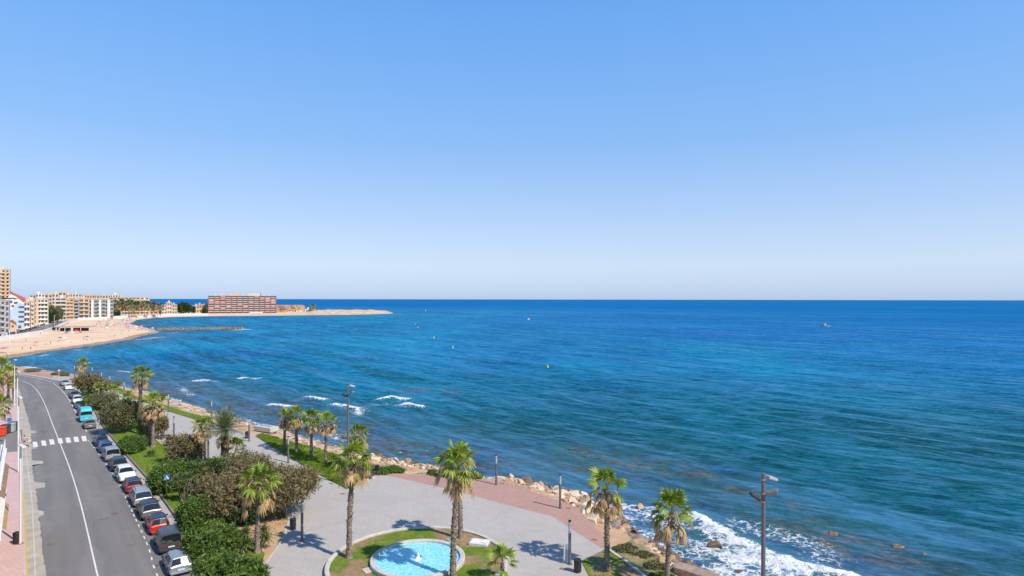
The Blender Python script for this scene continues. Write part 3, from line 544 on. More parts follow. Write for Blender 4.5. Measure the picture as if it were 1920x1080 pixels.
def trunk_mb(h, r, seed, lean=(0, 0), shag=0.5, n=12):
    rs = random.Random(seed); g = MB(); k = max(8, int(h / 0.22)); P = []
    for i in range(k + 1):
        t = i / k; z = h * t; P.append((lean[0] * t * t, lean[1] * t * t, z))
    vs = []
    for i, (x, y, z) in enumerate(P):
        t = z / h; rr = r * (1.0 - 0.22 * t + 0.55 * math.exp(-z / 0.35)) * (1 + 0.07 * math.sin(i * 2.1 + seed) + .05 * rs.random())
        if t > .9: rr *= 1.12
        for j in range(n): vs.append((x + rr * (1 + rs.uniform(-.07, .07)) * math.cos(6.28319 * j / n), y + rr * (1 + rs.uniform(-.07, .07)) * math.sin(6.28319 * j / n), z))
    g.add(vs, [(i * n + j, i * n + (j + 1) % n, (i + 1) * n + (j + 1) % n, (i + 1) * n + j) for i in range(k) for j in range(n)])
    for i in range(int(h * 52 * shag)):                    # broken leaf bases
        z = h * (rs.random() ** .8); t = z / h; a = rs.uniform(0, 6.28); rr = r * (1 - .2 * t); x, y = lean[0] * t * t, lean[1] * t * t
        o = Vector((x + math.cos(a) * rr * .95, y + math.sin(a) * rr * .95, z)); out = Vector((math.cos(a), math.sin(a), rs.uniform(.2, 1.1))) * rs.uniform(.06, .15); s_ = Vector((-math.sin(a), math.cos(a), 0)) * rs.uniform(.03, .07)
        g.add([o - s_, o + s_, o + out + s_ * .5, o + out - s_ * .5, o - Vector((0, 0, .1))], [(0, 1, 2, 3), (0, 3, 4), (1, 4, 2)])
    return g
def fan_palm(px, py, h, label, crown=0, r=0.22, sc=1.0, lean=(0, 0), shag=.5, z=0.0, group='fan palms of the promenade', seed=None, gy=None, dry=True):
    x, y = G(px, py, z) if gy is None else V(px, gy); seed = int(px * 7 + py) if seed is None else seed
    t = empty('fan_palm', (x, y, z - 0.05), 0, label, 'palm tree', group)
    trunk_mb(h, r, seed, lean, shag).build('trunk', m_bark if shag < .9 else m_bark2, t)
    rz = (seed * 1.37) % 6.28; link('crown', CROWNS[crown][0], t, (lean[0], lean[1], h), rz, sc)
    if dry: link('dry_skirt', CROWNS[crown][1], t, (lean[0], lean[1], h - .1), rz + 1, sc)
    return t
P = fan_palm
P(655, 1046, 8.6, 'tall fan palm at the left edge of the round lawn', 0, .23, 1.0, (0.35, .1), .6, .2)
P(850, 1086, 9.1, 'tallest fan palm, its trunk crossing the right side of the blue basin', 2, .24, 1.1, (.45, 0), .7, .2)
P(864, 1010, 6.9, 'fan palm on the round lawn behind the basin, mostly hidden by a taller palm', 1, .22, .85, (-.3, 0), .6, .2)
P(1139, 1066, 6.8, 'fan palm on the worn grass beside the last light column and the black litter bin', 1, .22, 1.05, (-.05, .1), .8, .02)
P(1252, 1092, 5.6, 'fan palm standing nearest the sea above the boulders and the white surf', 2, .2, 1.08, (.35, .1), .4, 0)
P(943, 1090, 1.5, 'young stubby fan palm on the round lawn, only its green crown in view', 4, .17, .9, (0, 0), .4, .2, dry=False)
P(483, 1036, 6.1, 'fan palm with pale ringed trunk rising from the spiky yuccas', 0, .21, 1.1, (.15, .1), .35, .05)
P(444, 884, 3.2, 'short fan palm beside the thick date palm', 4, .2, .85, (0, 0), .5, .05)
P(385, 866, 5.3, 'slim fan palm with green top beside the dry brown one', 4, .15, .82, (.1, 0), .4, .05)
P(377, 869, 5.2, 'fan palm with a mostly dry brown crown above the benches', 3, .2, .9, (0, 0), 1.0, .05)
P(287, 838, 6.7, 'fan palm with a loose green crown and wide trunk foot above the round green bush', 1, .24, 1.12, (.1, 0), .5, .05)
P(281, 836, 4.9, 'fan palm with shaggy lower crown leaning on its taller neighbour over the bushes', 3, .2, .9, (-.3, .2), .6, .05)
P(262, 814, 9.9, 'tall solitary fan palm with dark trunk against the pale shallow water', 0, .26, 1.0, (.3, 0), 1.0, .05)
P(240, 784, 3.9, 'small fan palm peeping over the big grey green tree by the road', 4, .18, .9, (0, 0), .4, .05)
P(208, 760, 3.1, 'small fan palm with drooping brown fronds between the roadside bushes', 3, .18, .95, (0, 0), .4, .05)
P(185, 752, 3.0, 'tiny fan palm tuft above the dark green roadside bush', 4, .16, .75, (0, 0), .4, .05, dry=False)
P(154, 713, 4.6, 'far small fan palm at the bend of the promenade in front of the sea', 1, .24, 1.1, (0, 0), .6, 0)
g4 = 'row of four palms on the seaside lawn'
P(534, 843, 5.0, 'leftmost of the four palms on the seaside lawn, with brown drooping crown', 3, .21, .85, (.1, 0), .7, .08, g4)
P(557, 849, 5.5, 'second from left of the four palms on the seaside lawn, the tallest crown', 1, .21, .95, (-.2, 0), .7, .08, g4)
P(584, 859, 5.6, 'third from left of the four palms on the seaside lawn', 0, .2, .92, (.1, 0), .7, .08, g4)
P(611, 871, 5.9, 'rightmost of the four palms on the seaside lawn, above the dark shade', 1, .18, .88, (.15, 0), .7, .08, g4)
P(684, 884, 4.9, 'fan palm with brown skirt behind the floodlight mast at the tip of the lawn', 1, .2, .95, (-.9, 0), .6, .08)
gl = 'palms along the left pavement'
P(4, 764, 8.6, 'fan palm at the left edge whose crown reaches the beach umbrella', 2, .25, 1.15, (0, 0), .5, .02, gl)
P(16, 752, 6.0, 'fan palm at the left edge with brown hanging crown beside the white lamp', 3, .25, 1.25, (0, 0), .5, .02, gl)
P(26, 757, 5.0, 'fan palm at the left edge close to the road, low dry crown', 1, .22, .8, (-.3, 0), .5, .02, gl)
P(-8, 838, 6.4, 'lower fan palm at the left edge over the pink pavement', 1, .22, 1.1, (0.3, 0), .5, .02, gl)
P(-16, 822, 9.5, 'fan palm at the left edge with yellow green fronds cut by the frame', 4, .22, 1.1, (0.3, 0), .5, .02, gl)
# feather-leaved date palm
def date_crown(seed):
    rs = random.Random(seed); g = MB()
    for i in range(58):
        t = i / 58; az = i * 2.39996; el = R(78 - 72 * t + rs.uniform(-7, 7)); L = rs.uniform(3.0, 3.7); p = Vector((0, 0, 0)); d = Vector((math.cos(az) * math.cos(el), math.sin(az) * math.cos(el), math.sin(el))); side = Vector((-math.sin(az), math.cos(az), 0)); n = 15
        for k in range(n):
            d2 = (d + Vector((0, 0, -0.034 * (1 + t)))).normalized(); q = p + d2 * (L / n); w = .02
            g.add([p - side * w, p + side * w, q + side * w, q - side * w], [(0, 1, 2, 3)])
            if k > 1:
                for s_ in (-1, 1):
                    for j in (0, .5):
                        ll = .62 * math.sin(3.0 * (k + j) / n + .25) + .1; b0 = p.lerp(q, j); v = (d2 * .62 + side * s_ * .8 + Vector((0, 0, rs.uniform(-.15, .35)))).normalized(); e = b0 + v * ll; e.z -= ll * .15
                        g.add([b0 - d2 * .035, b0 + d2 * .035, b0.lerp(e, .6) + d2 * .035, e], [(0, 1, 2, 3)])
            p, d = q, d2
    return g.mesh('date_fronds', f_date)
x, y = G(422, 886, .05); t = empty('date_palm', (x, y, 0), 0, 'thick trunked date palm with feathery grey green fronds at the plaza edge', 'palm tree')
g = trunk_mb(5.7, .46, 5, (0, 0), 5.0, 16); g.build('trunk', m_bark2, t); link('crown', date_crown(4), t, (0, 0, 5.6)); link('dry_fronds', CROWNS[3][1], t, (0, 0, 5.0), 1.0, .8)

def leaf_cloud(lobes, n, size, seed, m, name='foliage', stretch=1.0, up=.25, core=.62, lump=.34):
    rs = np.random.RandomState(seed); L = np.array(lobes, float); wt = L[:, 3] * L[:, 4]; wt /= wt.sum()
    idx = rs.choice(len(L), n, p=wt); u = rs.normal(size=(n, 3)); u[:, 2] += up; u /= np.linalg.norm(u, axis=1)[:, None]
    az = np.arctan2(u[:, 1], u[:, 0]); lum = 1 + lump * (np.sin(az * 4 + idx * 1.9 + u[:, 2] * 5) * np.sin(u[:, 2] * 7 + idx) + .6 * np.sin(az * 9 + u[:, 2] * 11 + idx * 3))
    rad = (.70 + .36 * rs.rand(n) ** .7) * lum; c = L[idx, :3] + u * L[idx][:, [3, 3, 4]] * rad[:, None]
    c[:, 2] = np.maximum(c[:, 2], .02); ax = rs.normal(size=(n, 3)) + u * .9; ax /= np.linalg.norm(ax, axis=1)[:, None]; bx = np.cross(ax, rs.normal(size=(n, 3))); bx /= np.linalg.norm(bx, axis=1)[:, None]
    s_ = (size * (.6 + .8 * rs.rand(n)))[:, None]; v = np.stack([c - ax * s_ * stretch * .5, c + bx * s_ * .3, c + ax * s_ * stretch * .6, c - bx * s_ * .3], 1).reshape(-1, 3); f = np.arange(n * 4).reshape(-1, 4)
    vs = [v]; fs = [f]; off = n * 4                        # dense inner mass so the crown is closed
    for k, (x, y, z, r, rz_) in enumerate(lobes):
        A, B = 12, 8; vv = []
        for i in range(B + 1):
            ph = math.pi * i / B - math.pi / 2
            for j in range(A):
                a = 6.28319 * j / A; q = core * (1 + .12 * math.sin(a * 3 + k) * math.cos(ph * 4)); vv.append((x + r * q * math.cos(ph) * math.cos(a), y + r * q * math.cos(ph) * math.sin(a), max(z + rz_ * q * math.sin(ph), 0.01)))
        vs.append(np.array(vv)); fs.append(np.array([(off + i * A + j, off + i * A + (j + 1) % A, off + (i + 1) * A + (j + 1) % A, off + (i + 1) * A + j) for i in range(B) for j in range(A)])); off += len(vv)
    return npmesh(name, np.concatenate(vs), np.concatenate(fs), m)
f_olive = foliage('tamarisk foliage', [(0.15, (0.085, 0.072, 0.030)), (0.45, (0.180, 0.158, 0.070)), (0.7, (0.27, 0.22, 0.11)), (0.95, (0.36, 0.28, 0.16))], .2, .8)
f_grey = foliage('grey green foliage', [(0.15, (0.065, 0.075, 0.028)), (0.5, (0.145, 0.150, 0.062)), (0.85, (0.26, 0.25, 0.115))], .25, .7)
f_green = foliage('oleander foliage', [(0.15, (0.030, 0.068, 0.012)), (0.5, (0.088, 0.160, 0.026)), (0.85, (0.215, 0.305, 0.062))], .25)
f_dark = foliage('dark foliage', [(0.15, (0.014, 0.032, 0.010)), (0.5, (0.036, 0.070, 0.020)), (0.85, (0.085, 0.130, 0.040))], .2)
f_yuc = foliage('yucca leaves', [(0.15, (0.05, 0.085, 0.02)), (0.5, (0.13, 0.18, 0.045)), (0.85, (0.30, 0.33, 0.12))], .25)
def lobes_of(rx, ry, h, n, seed, base=0.0):
    rs = random.Random(seed); out = [(0, 0, base + (h - base) * .5, min(rx, ry) * .78, (h - base) * .5)]
    for i in range(n):
        a = 6.28319 * i / n + rs.uniform(-.4, .4); k = rs.uniform(.45, .78); r = min(rx, ry) * rs.uniform(.34, .52)
        out.append((rx * k * math.cos(a), ry * k * math.sin(a), base + (h - base) * rs.uniform(.35, .72), r, (h - base) * rs.uniform(.28, .42)))
    return out
def bush(name, px, py, rx, ry, h, label, cat, m, nleaf, size, seed, base=0.0, nl=7, rz=0.0, stretch=1.2, group=None, z=0.04, gy=None, trunks=2, lump=.34):
    x, y = G(px, py, z) if gy is None else V(px, gy)
    t = empty(name, (x, y, z), rz, label, cat, group)
    link('foliage', leaf_cloud(lobes_of(rx, ry, h, nl, seed, base), nleaf, size, seed, m, stretch=stretch, lump=lump), t)
    g = MB(); rs = random.Random(seed)
    for i in range(trunks):
        a = rs.uniform(0, 6.28); q = (rx * .35 * math.cos(a), ry * .35 * math.sin(a), max(base, .3) + (h - base) * .4); g.cyl((q[0] * .3, q[1] * .3, -.1), (q[0] * .6, q[1] * .6, q[2] * .5), .12, .09, 7); g.cyl((q[0] * .6, q[1] * .6, q[2] * .5), q, .09, .04, 7)
    g.build('trunk', m_wood, t); return t
rb = 'roadside bushes of the promenade garden'
bush('tamarisk_tree', 168, 741, 3.3, 3.0, 5.0, 'round brown tamarisk tree nearest the road bend, behind the two far white cars', 'tree', f_olive, 9000, .30, 1, .9)
bush('tamarisk_tree', 186, 739, 2.1, 2.2, 3.4, 'smaller reddish brown tamarisk tucked behind the bigger one at the road bend', 'tree', f_olive, 4500, .26, 2, .4)
bush('green_bush', 177, 764, 2.0, 1.9, 2.7, 'bright green bush between the far tamarisk and the turquoise van', 'bush', f_green, 4500, .22, 3, 0, group=rb)
bush('dark_bush', 194, 768, 2.3, 2.2, 3.1, 'dark olive bush just above the turquoise van', 'bush', f_grey, 5000, .24, 4, .2, group=rb)
bush('grey_green_tree', 222, 812, 3.1, 2.8, 5.1, 'broad grey green tree overhanging the kerb beside the crosswalk', 'tree', f_grey, 13000, .24, 5, 1.0, 9)
bush('grey_green_tree', 240, 806, 2.4, 2.3, 4.6, 'grey green tree with yellow tips behind the broad one by the crosswalk', 'tree', f_grey, 7000, .24, 6, .8, 8)
bush('slender_shrub', 276, 830, 1.5, 1.6, 4.6, 'tall loose shrub with brownish twigs under the two palms', 'shrub', f_grey, 5000, .2, 7, .3, 6)
bush('slender_shrub', 302, 824, 1.1, 1.1, 3.8, 'narrow brownish shrub right of the palm trunks by the benches', 'shrub', f_olive, 3000, .2, 8, .6, 5)
bush('round_bush', 249, 848, 2.05, 2.0, 2.5, 'dome shaped clipped bright green bush beside the blue parked cars', 'bush', f_green, 13000, .15, 9, -.6, 6, lump=.08)
bush('tamarisk_tree', 346, 868, 2.7, 2.3, 3.8, 'brown tamarisk bush beside the bench and the dry palm', 'tree', f_olive, 9000, .20, 10, .3, 8)
bush('oleander_bush', 308, 922, 1.9, 2.0, 3.1, 'dense green oleander behind the blue crossing sign', 'bush', f_green, 12000, .19, 11, -.3, 8, group='oleander bushes')
bush('oleander_bush', 343, 905, 2.8, 2.0, 2.6, 'low spreading oleander with pink flowers behind the yucca trees', 'bush', f_green, 9000, .19, 12, -.3, 8, group='oleander bushes')
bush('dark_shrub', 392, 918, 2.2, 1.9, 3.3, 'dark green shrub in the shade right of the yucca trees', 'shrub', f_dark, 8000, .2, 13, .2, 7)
bush('dark_shrub', 415, 908, 2.4, 1.9, 3.2, 'deep green shrub below the date palm trunk', 'shrub', f_green, 7000, .2, 14, .1, 7)
bush('pittosporum_bush', 362, 1000, 1.35, 1.35, 3.2, 'upright glossy green bush beside the grey parked car', 'bush', f_green, 11000, .17, 15, 0, 8)
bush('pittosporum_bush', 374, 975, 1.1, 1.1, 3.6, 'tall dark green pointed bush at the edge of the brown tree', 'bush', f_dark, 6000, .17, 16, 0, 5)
bush('tamarisk_tree', 430, 976, 3.4, 2.7, 4.6, 'wide brown grey tamarisk crown left of the pale ringed palm trunk', 'tree', f_olive, 21000, .15, 17, 1.0, 10, stretch=1.9)
bush('tamarisk_tree', 480, 950, 3.0, 2.7, 4.9, 'tamarisk crown in the middle behind the pale ringed palm', 'tree', f_olive, 17000, .15, 18, 1.2, 9, stretch=1.9)
bush('grey_green_tree', 462, 925, 2.6, 2.0, 4.7, 'olive green tree top between the short fan palm and the brown crown', 'tree', f_grey, 10000, .2, 19, 1.0, 8)
bush('tamarisk_tree', 532, 970, 3.1, 2.9, 4.9, 'rounded brown tamarisk reaching over the plaza beside the light column', 'tree', f_olive, 21000, .15, 20, 1.0, 10, stretch=1.9)
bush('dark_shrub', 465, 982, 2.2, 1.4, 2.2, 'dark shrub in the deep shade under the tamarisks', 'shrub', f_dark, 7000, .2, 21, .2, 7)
bush('pine_bush', 400, 1052, 1.9, 1.8, 2.8, 'bright green shrub between the yuccas and the dark grey parked car', 'bush', f_green, 21000, .15, 22, 0, 9, stretch=2.6)
bush('pine_bush', 428, 1106, 2.5, 2.0, 2.5, 'big bright green shrub cut by the bottom edge beside the last parked car', 'bush', f_green, 26000, .15, 23, 0, 10, stretch=2.6)
# yuccas: heads of sword leaves on short stems
def yucca_head(seed, n=70, L=.62):
    rs = random.Random(seed); g = MB()
    for i in range(n):
        t = i / n; el = R(85 - 125 * t); az = i * 2.39996; d = Vector((math.cos(az) * math.cos(el), math.sin(az) * math.cos(el), math.sin(el))); s_ = Vector((-math.sin(az), math.cos(az), 0)) * .032; l = L * rs.uniform(.8, 1.15)
        g.add([-s_ * .6, s_ * .6, d * l * .5 + s_, d * l * .5 - s_, d * l + Vector((0, 0, -l * .12))], [(0, 1, 2, 3), (3, 2, 4)])
    return g.mesh('yucca_leaves', f_yuc)
YH = [yucca_head(1), yucca_head(2, 60, .7)]
def yucca(px, py, heads, label, seed, cat='yucca'):
    x, y = G(px, py, .05); t = empty('yucca', (x, y, .05), 0, label, cat, 'spiky yuccas'); rs = random.Random(seed); g = MB(); k = 0
    for (dx, dy, h) in heads:
        g.cyl((dx * .25, dy * .25, -.1), (dx * .7, dy * .7, h * .6), .11, .08, 7); g.cyl((dx * .7, dy * .7, h * .6), (dx, dy, h), .08, .06, 7); link('leaf_head', YH[k % 2], t, (dx, dy, h), rs.uniform(0, 6), rs.uniform(1.15, 1.55)); k += 1
    g.build('stem', m_wood, t)
yucca(347, 942, [(-.9, 0, 2.5), (.5, .1, 2.8), (-.2, .5, 2.6), (-1.3, .5, 2.1), (.1, -.4, 2.1)], 'yucca tree with a wide spiky green head behind the crossing sign', 1)
yucca(373, 928, [(-.4, 0, 3.1), (.6, .2, 3.3), (0, .5, 2.9), (-.1, -.4, 2.6), (.9, -.3, 2.5)], 'taller two stemmed yucca tree right of the wide spiky one', 2)
yucca(437, 1040, [(-.5, 0, 1.1), (.2, -.3, .8), (0, .4, 1.5)], 'low yucca clump left of the pale ringed palm trunk', 3)
yucca(455, 1036, [(-.4, -.2, 1.2), (.4, 0, 1.8), (0, .3, 1.5), (.1, -.5, .7), (.6, -.4, 1.0)], 'full spiky yucca clump directly left of the palm foot', 4)
yucca(484, 1030, [(.4, .5, 1.5), (-.2, .6, 1.2), (.7, .2, .9)], 'yucca clump partly behind the foot of the pale ringed palm', 5)
yucca(283, 856, [(-.2, 0, .3), (.3, .1, .4)], 'pale grassy yucca tuft right of the round green bush', 6)
# low scrub along the shore
sc = 'low scrub tufts along the shore'
for i, (px, py, r_, h, lb, mm) in enumerate([(722, 886, 1.9, .7, 'long low green scrub beside the black bin at the lawn tip', f_green), (742, 884, 1.3, .6, 'low green scrub right of the bin on the sand', f_green), (838, 892, 1.5, .8, 'yellow green scrub in front of the boulders by the red paving', f_grey), (815, 889, 1.0, .5, 'small scrub tuft at the far edge of the red paving', f_green), (893, 896, .9, .5, 'dry scrub tuft beside the twin palms on the red paving edge', f_grey),
        (690, 880, 1.6, .5, 'dry brown scrub behind the bench at the lawn tip', f_olive), (637, 860, 1.2, .5, 'green scrub at the seaward edge of the four palm lawn', f_green), (660, 868, 1.4, .6, 'brownish scrub seaward of the floodlight mast', f_olive), (300, 745, 1.3, 1.0, 'dark shrub on the rocky shore behind the tall solitary palm', f_olive), (218, 723, 1.5, 1.1, 'tan shrub at the start of the grass strip', f_olive), (108, 703, 2.2, 1.0, 'brown coastal shrub on the bend of the red footpath', f_olive), (122, 705, 1.6, .9, 'smaller coastal shrub near the warning sign', f_olive), (60, 697, 2.6, 1.0, 'low brown scrub on the point beside the breaking wave', f_olive),
        (1208, 1040, 1.0, .22, 'flat scrub on the bank right of the worn lawn', f_grey), (1228, 1062, 1.1, .3, 'green scrub on the bank behind the boulders', f_grey), (1175, 1030, 1.2, .3, 'flat scrub tuft where the earth path ends', f_grey), (1242, 1082, 1.0, .35, 'green scrub by the palm nearest the sea', f_green)]):
    x, y = G(px, py, 0); t = empty('scrub', (x, y, -.25), 0, lb, 'scrub', sc); link('foliage', leaf_cloud(lobes_of(r_, r_ * .8, h + .2, 6, 60 + i), 2600, .16, 60 + i, mm, lump=.3), t)
x, y = G(395, 905, 0)
# grass blades on the lawns
f_grass = foliage('grass blades', [(0.1, (0.09, 0.16, 0.012)), (0.5, (0.17, 0.26, 0.025)), (0.9, (0.28, 0.35, 0.05))], .3)
rs = np.random.RandomState(5)
def blades(pts, n, name, z, hgt_=.12, label=None):
    P_ = np.array(pts); lo, hi = P_.min(0), P_.max(0); a = rs.rand(n * 3, 2) * (hi - lo) + lo; a = a[inside(a[:, 0], a[:, 1], pts)][:n]; k = len(a)
    clump = fbm(a[:, 0] * .8, a[:, 1] * .8, 3, 3); a = a[clump > .36]; k = len(a); ang = rs.rand(k) * 6.28; h_ = hgt_ * (.4 + rs.rand(k)); d = np.stack([np.cos(ang), np.sin(ang)], 1) * .035
    v = np.zeros((k, 4, 3)); v[:, 0, :2] = a - d; v[:, 1, :2] = a + d; v[:, 2, :2] = a + d * .4 + rs.normal(size=(k, 2)) * .05; v[:, 3, :2] = v[:, 2, :2] - d * .8; v[:, 0, 2] = v[:, 1, 2] = z; v[:, 2, 2] = v[:, 3, 2] = z + h_
    tag(link(name, npmesh(name, v.reshape(-1, 3), np.arange(k * 4).reshape(-1, 4), f_grass)), label, 'grass', kind='stuff')
blades(lawns[0][0], 60000, 'grass', .05, .13, 'short green grass of the long roadside garden')
blades(lawns[1][0], 14000, 'grass', .12, .25, 'rough green grass strip beside the far promenade')
blades(lawns[2][0], 30000, 'grass', .10, .22, 'thick green grass of the triangular lawn with four palms')
# ------------------------------------------------------------------ vehicles
def paint(name, c, metal=0.0, rough=0.28):
    return mat('paint ' + name, c, tuple(x * .93 for x in c), 3.0, rough, metal=metal, coat=0.25)
m_glass = mat('car glass', (0.012, 0.016, 0.018), (0.016, 0.02, 0.022), 2, 0.05, spec=0.9)
m_tyre = mat('tyre rubber', (0.02, 0.02, 0.02), scale=8, rough=0.9)
m_rim = mat('wheel rim', (0.42, 0.42, 0.44), (0.3, 0.3, 0.32), 6, 0.35, metal=.8)
m_blk = mat('black plastic', (0.025, 0.025, 0.027), scale=6, rough=0.6)
m_tail = mat('tail light', (0.42, 0.012, 0.012), (.3, .01, .01), 9, 0.15)
m_head = mat('headlight', (0.75, 0.77, 0.78), (.5, .52, .54), 9, 0.1)
m_plate = mat('number plate', (0.72, 0.72, 0.70), scale=9, rough=0.5)
m_bluebar = mat('plate band', (0.03, 0.08, 0.4), scale=9, rough=0.5)
# station: x, top z, rail half width factor, belt z, width factor, bottom z ; flags name what the strip up to the next station is
TYPES = {
 'hatch': dict(L=4.05, W=1.74, wb=(-1.22, 1.28), st=[(-2.03, .86, .70, .82, .86, .38, 'b'), (-1.97, .93, .74, .88, .95, .24, 'rw'), (-1.60, 1.44, .70, .97, .99, .18, 'q'), (-1.28, 1.50, .72, .97, 1, .17, 'g'), (-.28, 1.53, .74, .94, 1, .17, 'p'), (-.20, 1.53, .74, .94, 1, .17, 'g'), (.42, 1.47, .73, .92, 1, .17, 'ws'), (1.12, 1.00, .80, .90, 1, .17, 'h'), (1.75, .84, .78, .80, .96, .18, 'h'), (1.98, .68, .72, .66, .86, .24, 'b'), (2.04, .55, .66, .54, .78, .32, 'e')]),
 'suv': dict(L=4.45, W=1.84, wb=(-1.35, 1.38), st=[(-2.21, .95, .74, .90, .88, .42, 'b'), (-2.16, 1.02, .76, .96, .96, .28, 'rw'), (-1.72, 1.58, .73, 1.07, .99, .24, 'q'), (-1.40, 1.64, .74, 1.06, 1, .24, 'g'), (-.35, 1.67, .76, 1.03, 1, .24, 'p'), (-.27, 1.67, .76, 1.03, 1, .24, 'g'), (.45, 1.61, .75, 1.01, 1, .24, 'ws'), (1.12, 1.14, .82, 1.00, 1, .24, 'h'), (1.85, 1.00, .80, .94, .97, .25, 'h'), (2.15, .84, .76, .80, .88, .30, 'b'), (2.22, .66, .70, .62, .80, .36, 'e')]),
 'mpv': dict(L=4.6, W=1.85, wb=(-1.4, 1.45), st=[(-2.29, .90, .78, .85, .90, .36, 'b'), (-2.25, .98, .80, .92, .97, .26, 'rw'), (-2.00, 1.62, .78, 1.00, .99, .20, 'q'), (-1.75, 1.70, .79, 1.00, 1, .2, 'g'), (-.85, 1.74, .80, .99, 1, .2, 'p'), (-.77, 1.74, .80, .99, 1, .2, 'g'), (.20, 1.72, .80, .97, 1, .2, 'p'), (.28, 1.72, .8, .97, 1, .2, 'g'), (.75, 1.64, .78, .96, 1, .2, 'ws'), (1.45, 1.12, .84, .98, 1, .2, 'h'), (1.98, .94, .80, .88, .96, .2, 'h'), (2.24, .74, .74, .70, .86, .26, 'b'), (2.30, .58, .68, .56, .8, .32, 'e')]),
 'van': dict(L=4.4, W=1.82, wb=(-1.35, 1.4), st=[(-2.18, 1.00, .84, .95, .93, .36, 'b'), (-2.16, 1.0, .86, .94, .98, .28, 'rw'), (-2.04, 1.74, .84, 1.04, 1, .22, 'q'), (-1.80, 1.82, .84, 1.04, 1, .22, 'g'), (-.85, 1.85, .84, 1.02, 1, .22, 'p'), (-.75, 1.85, .84, 1.02, 1, .22, 'g'), (.15, 1.84, .83, 1.0, 1, .22, 'p'), (.23, 1.84, .83, 1.0, 1, .22, 'g'), (.72, 1.72, .80, .98, 1, .22, 'ws'), (1.38, 1.16, .84, 1.0, 1, .22, 'h'), (1.92, .98, .8, .9, .96, .22, 'h'), (2.16, .78, .76, .72, .88, .28, 'b'), (2.22, .6, .7, .58, .82, .34, 'e')]),
 'camper': dict(L=5.2, W=1.98, wb=(-1.6, 1.75), st=[(-2.58, 1.10, .90, 1.05, .95, .40, 'b'), (-2.55, 1.25, .90, 1.18, .99, .30, 'rw'), (-2.48, 2.0, .88, 1.22, 1, .26, 'q'), (-2.30, 2.50, .84, 1.22, 1, .26, 'g'), (-.90, 2.60, .82, 1.2, 1, .26, 'p'), (-.75, 2.6, .82, 1.2, 1, .26, 'q'), (.55, 2.55, .82, 1.18, 1, .26, 'g'), (1.15, 2.30, .80, 1.15, 1, .26, 'ws'), (1.95, 1.25, .86, 1.12, 1, .26, 'h'), (2.40, 1.02, .84, .96, .96, .28, 'h'), (2.58, .8, .78, .74, .88, .32, 'b'), (2.64, .6, .72, .58, .82, .36, 'e')]),
 'sedan': dict(L=4.5, W=1.80, wb=(-1.35, 1.4), st=[(-2.22, .88, .78, .84, .88, .36, 'b'), (-2.12, 1.00, .80, .93, .96, .22, 'h'), (-1.68, 1.06, .82, .96, 1, .18, 'rw'), (-1.12, 1.40, .72, .96, 1, .17, 'q'), (-.98, 1.42, .72, .95, 1, .17, 'g'), (-.22, 1.45, .74, .94, 1, .17, 'p'), (-.14, 1.45, .74, .94, 1, .17, 'g'), (.45, 1.39, .73, .92, 1, .17, 'ws'), (1.15, .98, .8, .9, 1, .17, 'h'), (1.85, .82, .78, .78, .96, .18, 'h'), (2.16, .66, .72, .64, .86, .24, 'b'), (2.22, .52, .66, .5, .78, .3, 'e')]),
}
CARM = {}
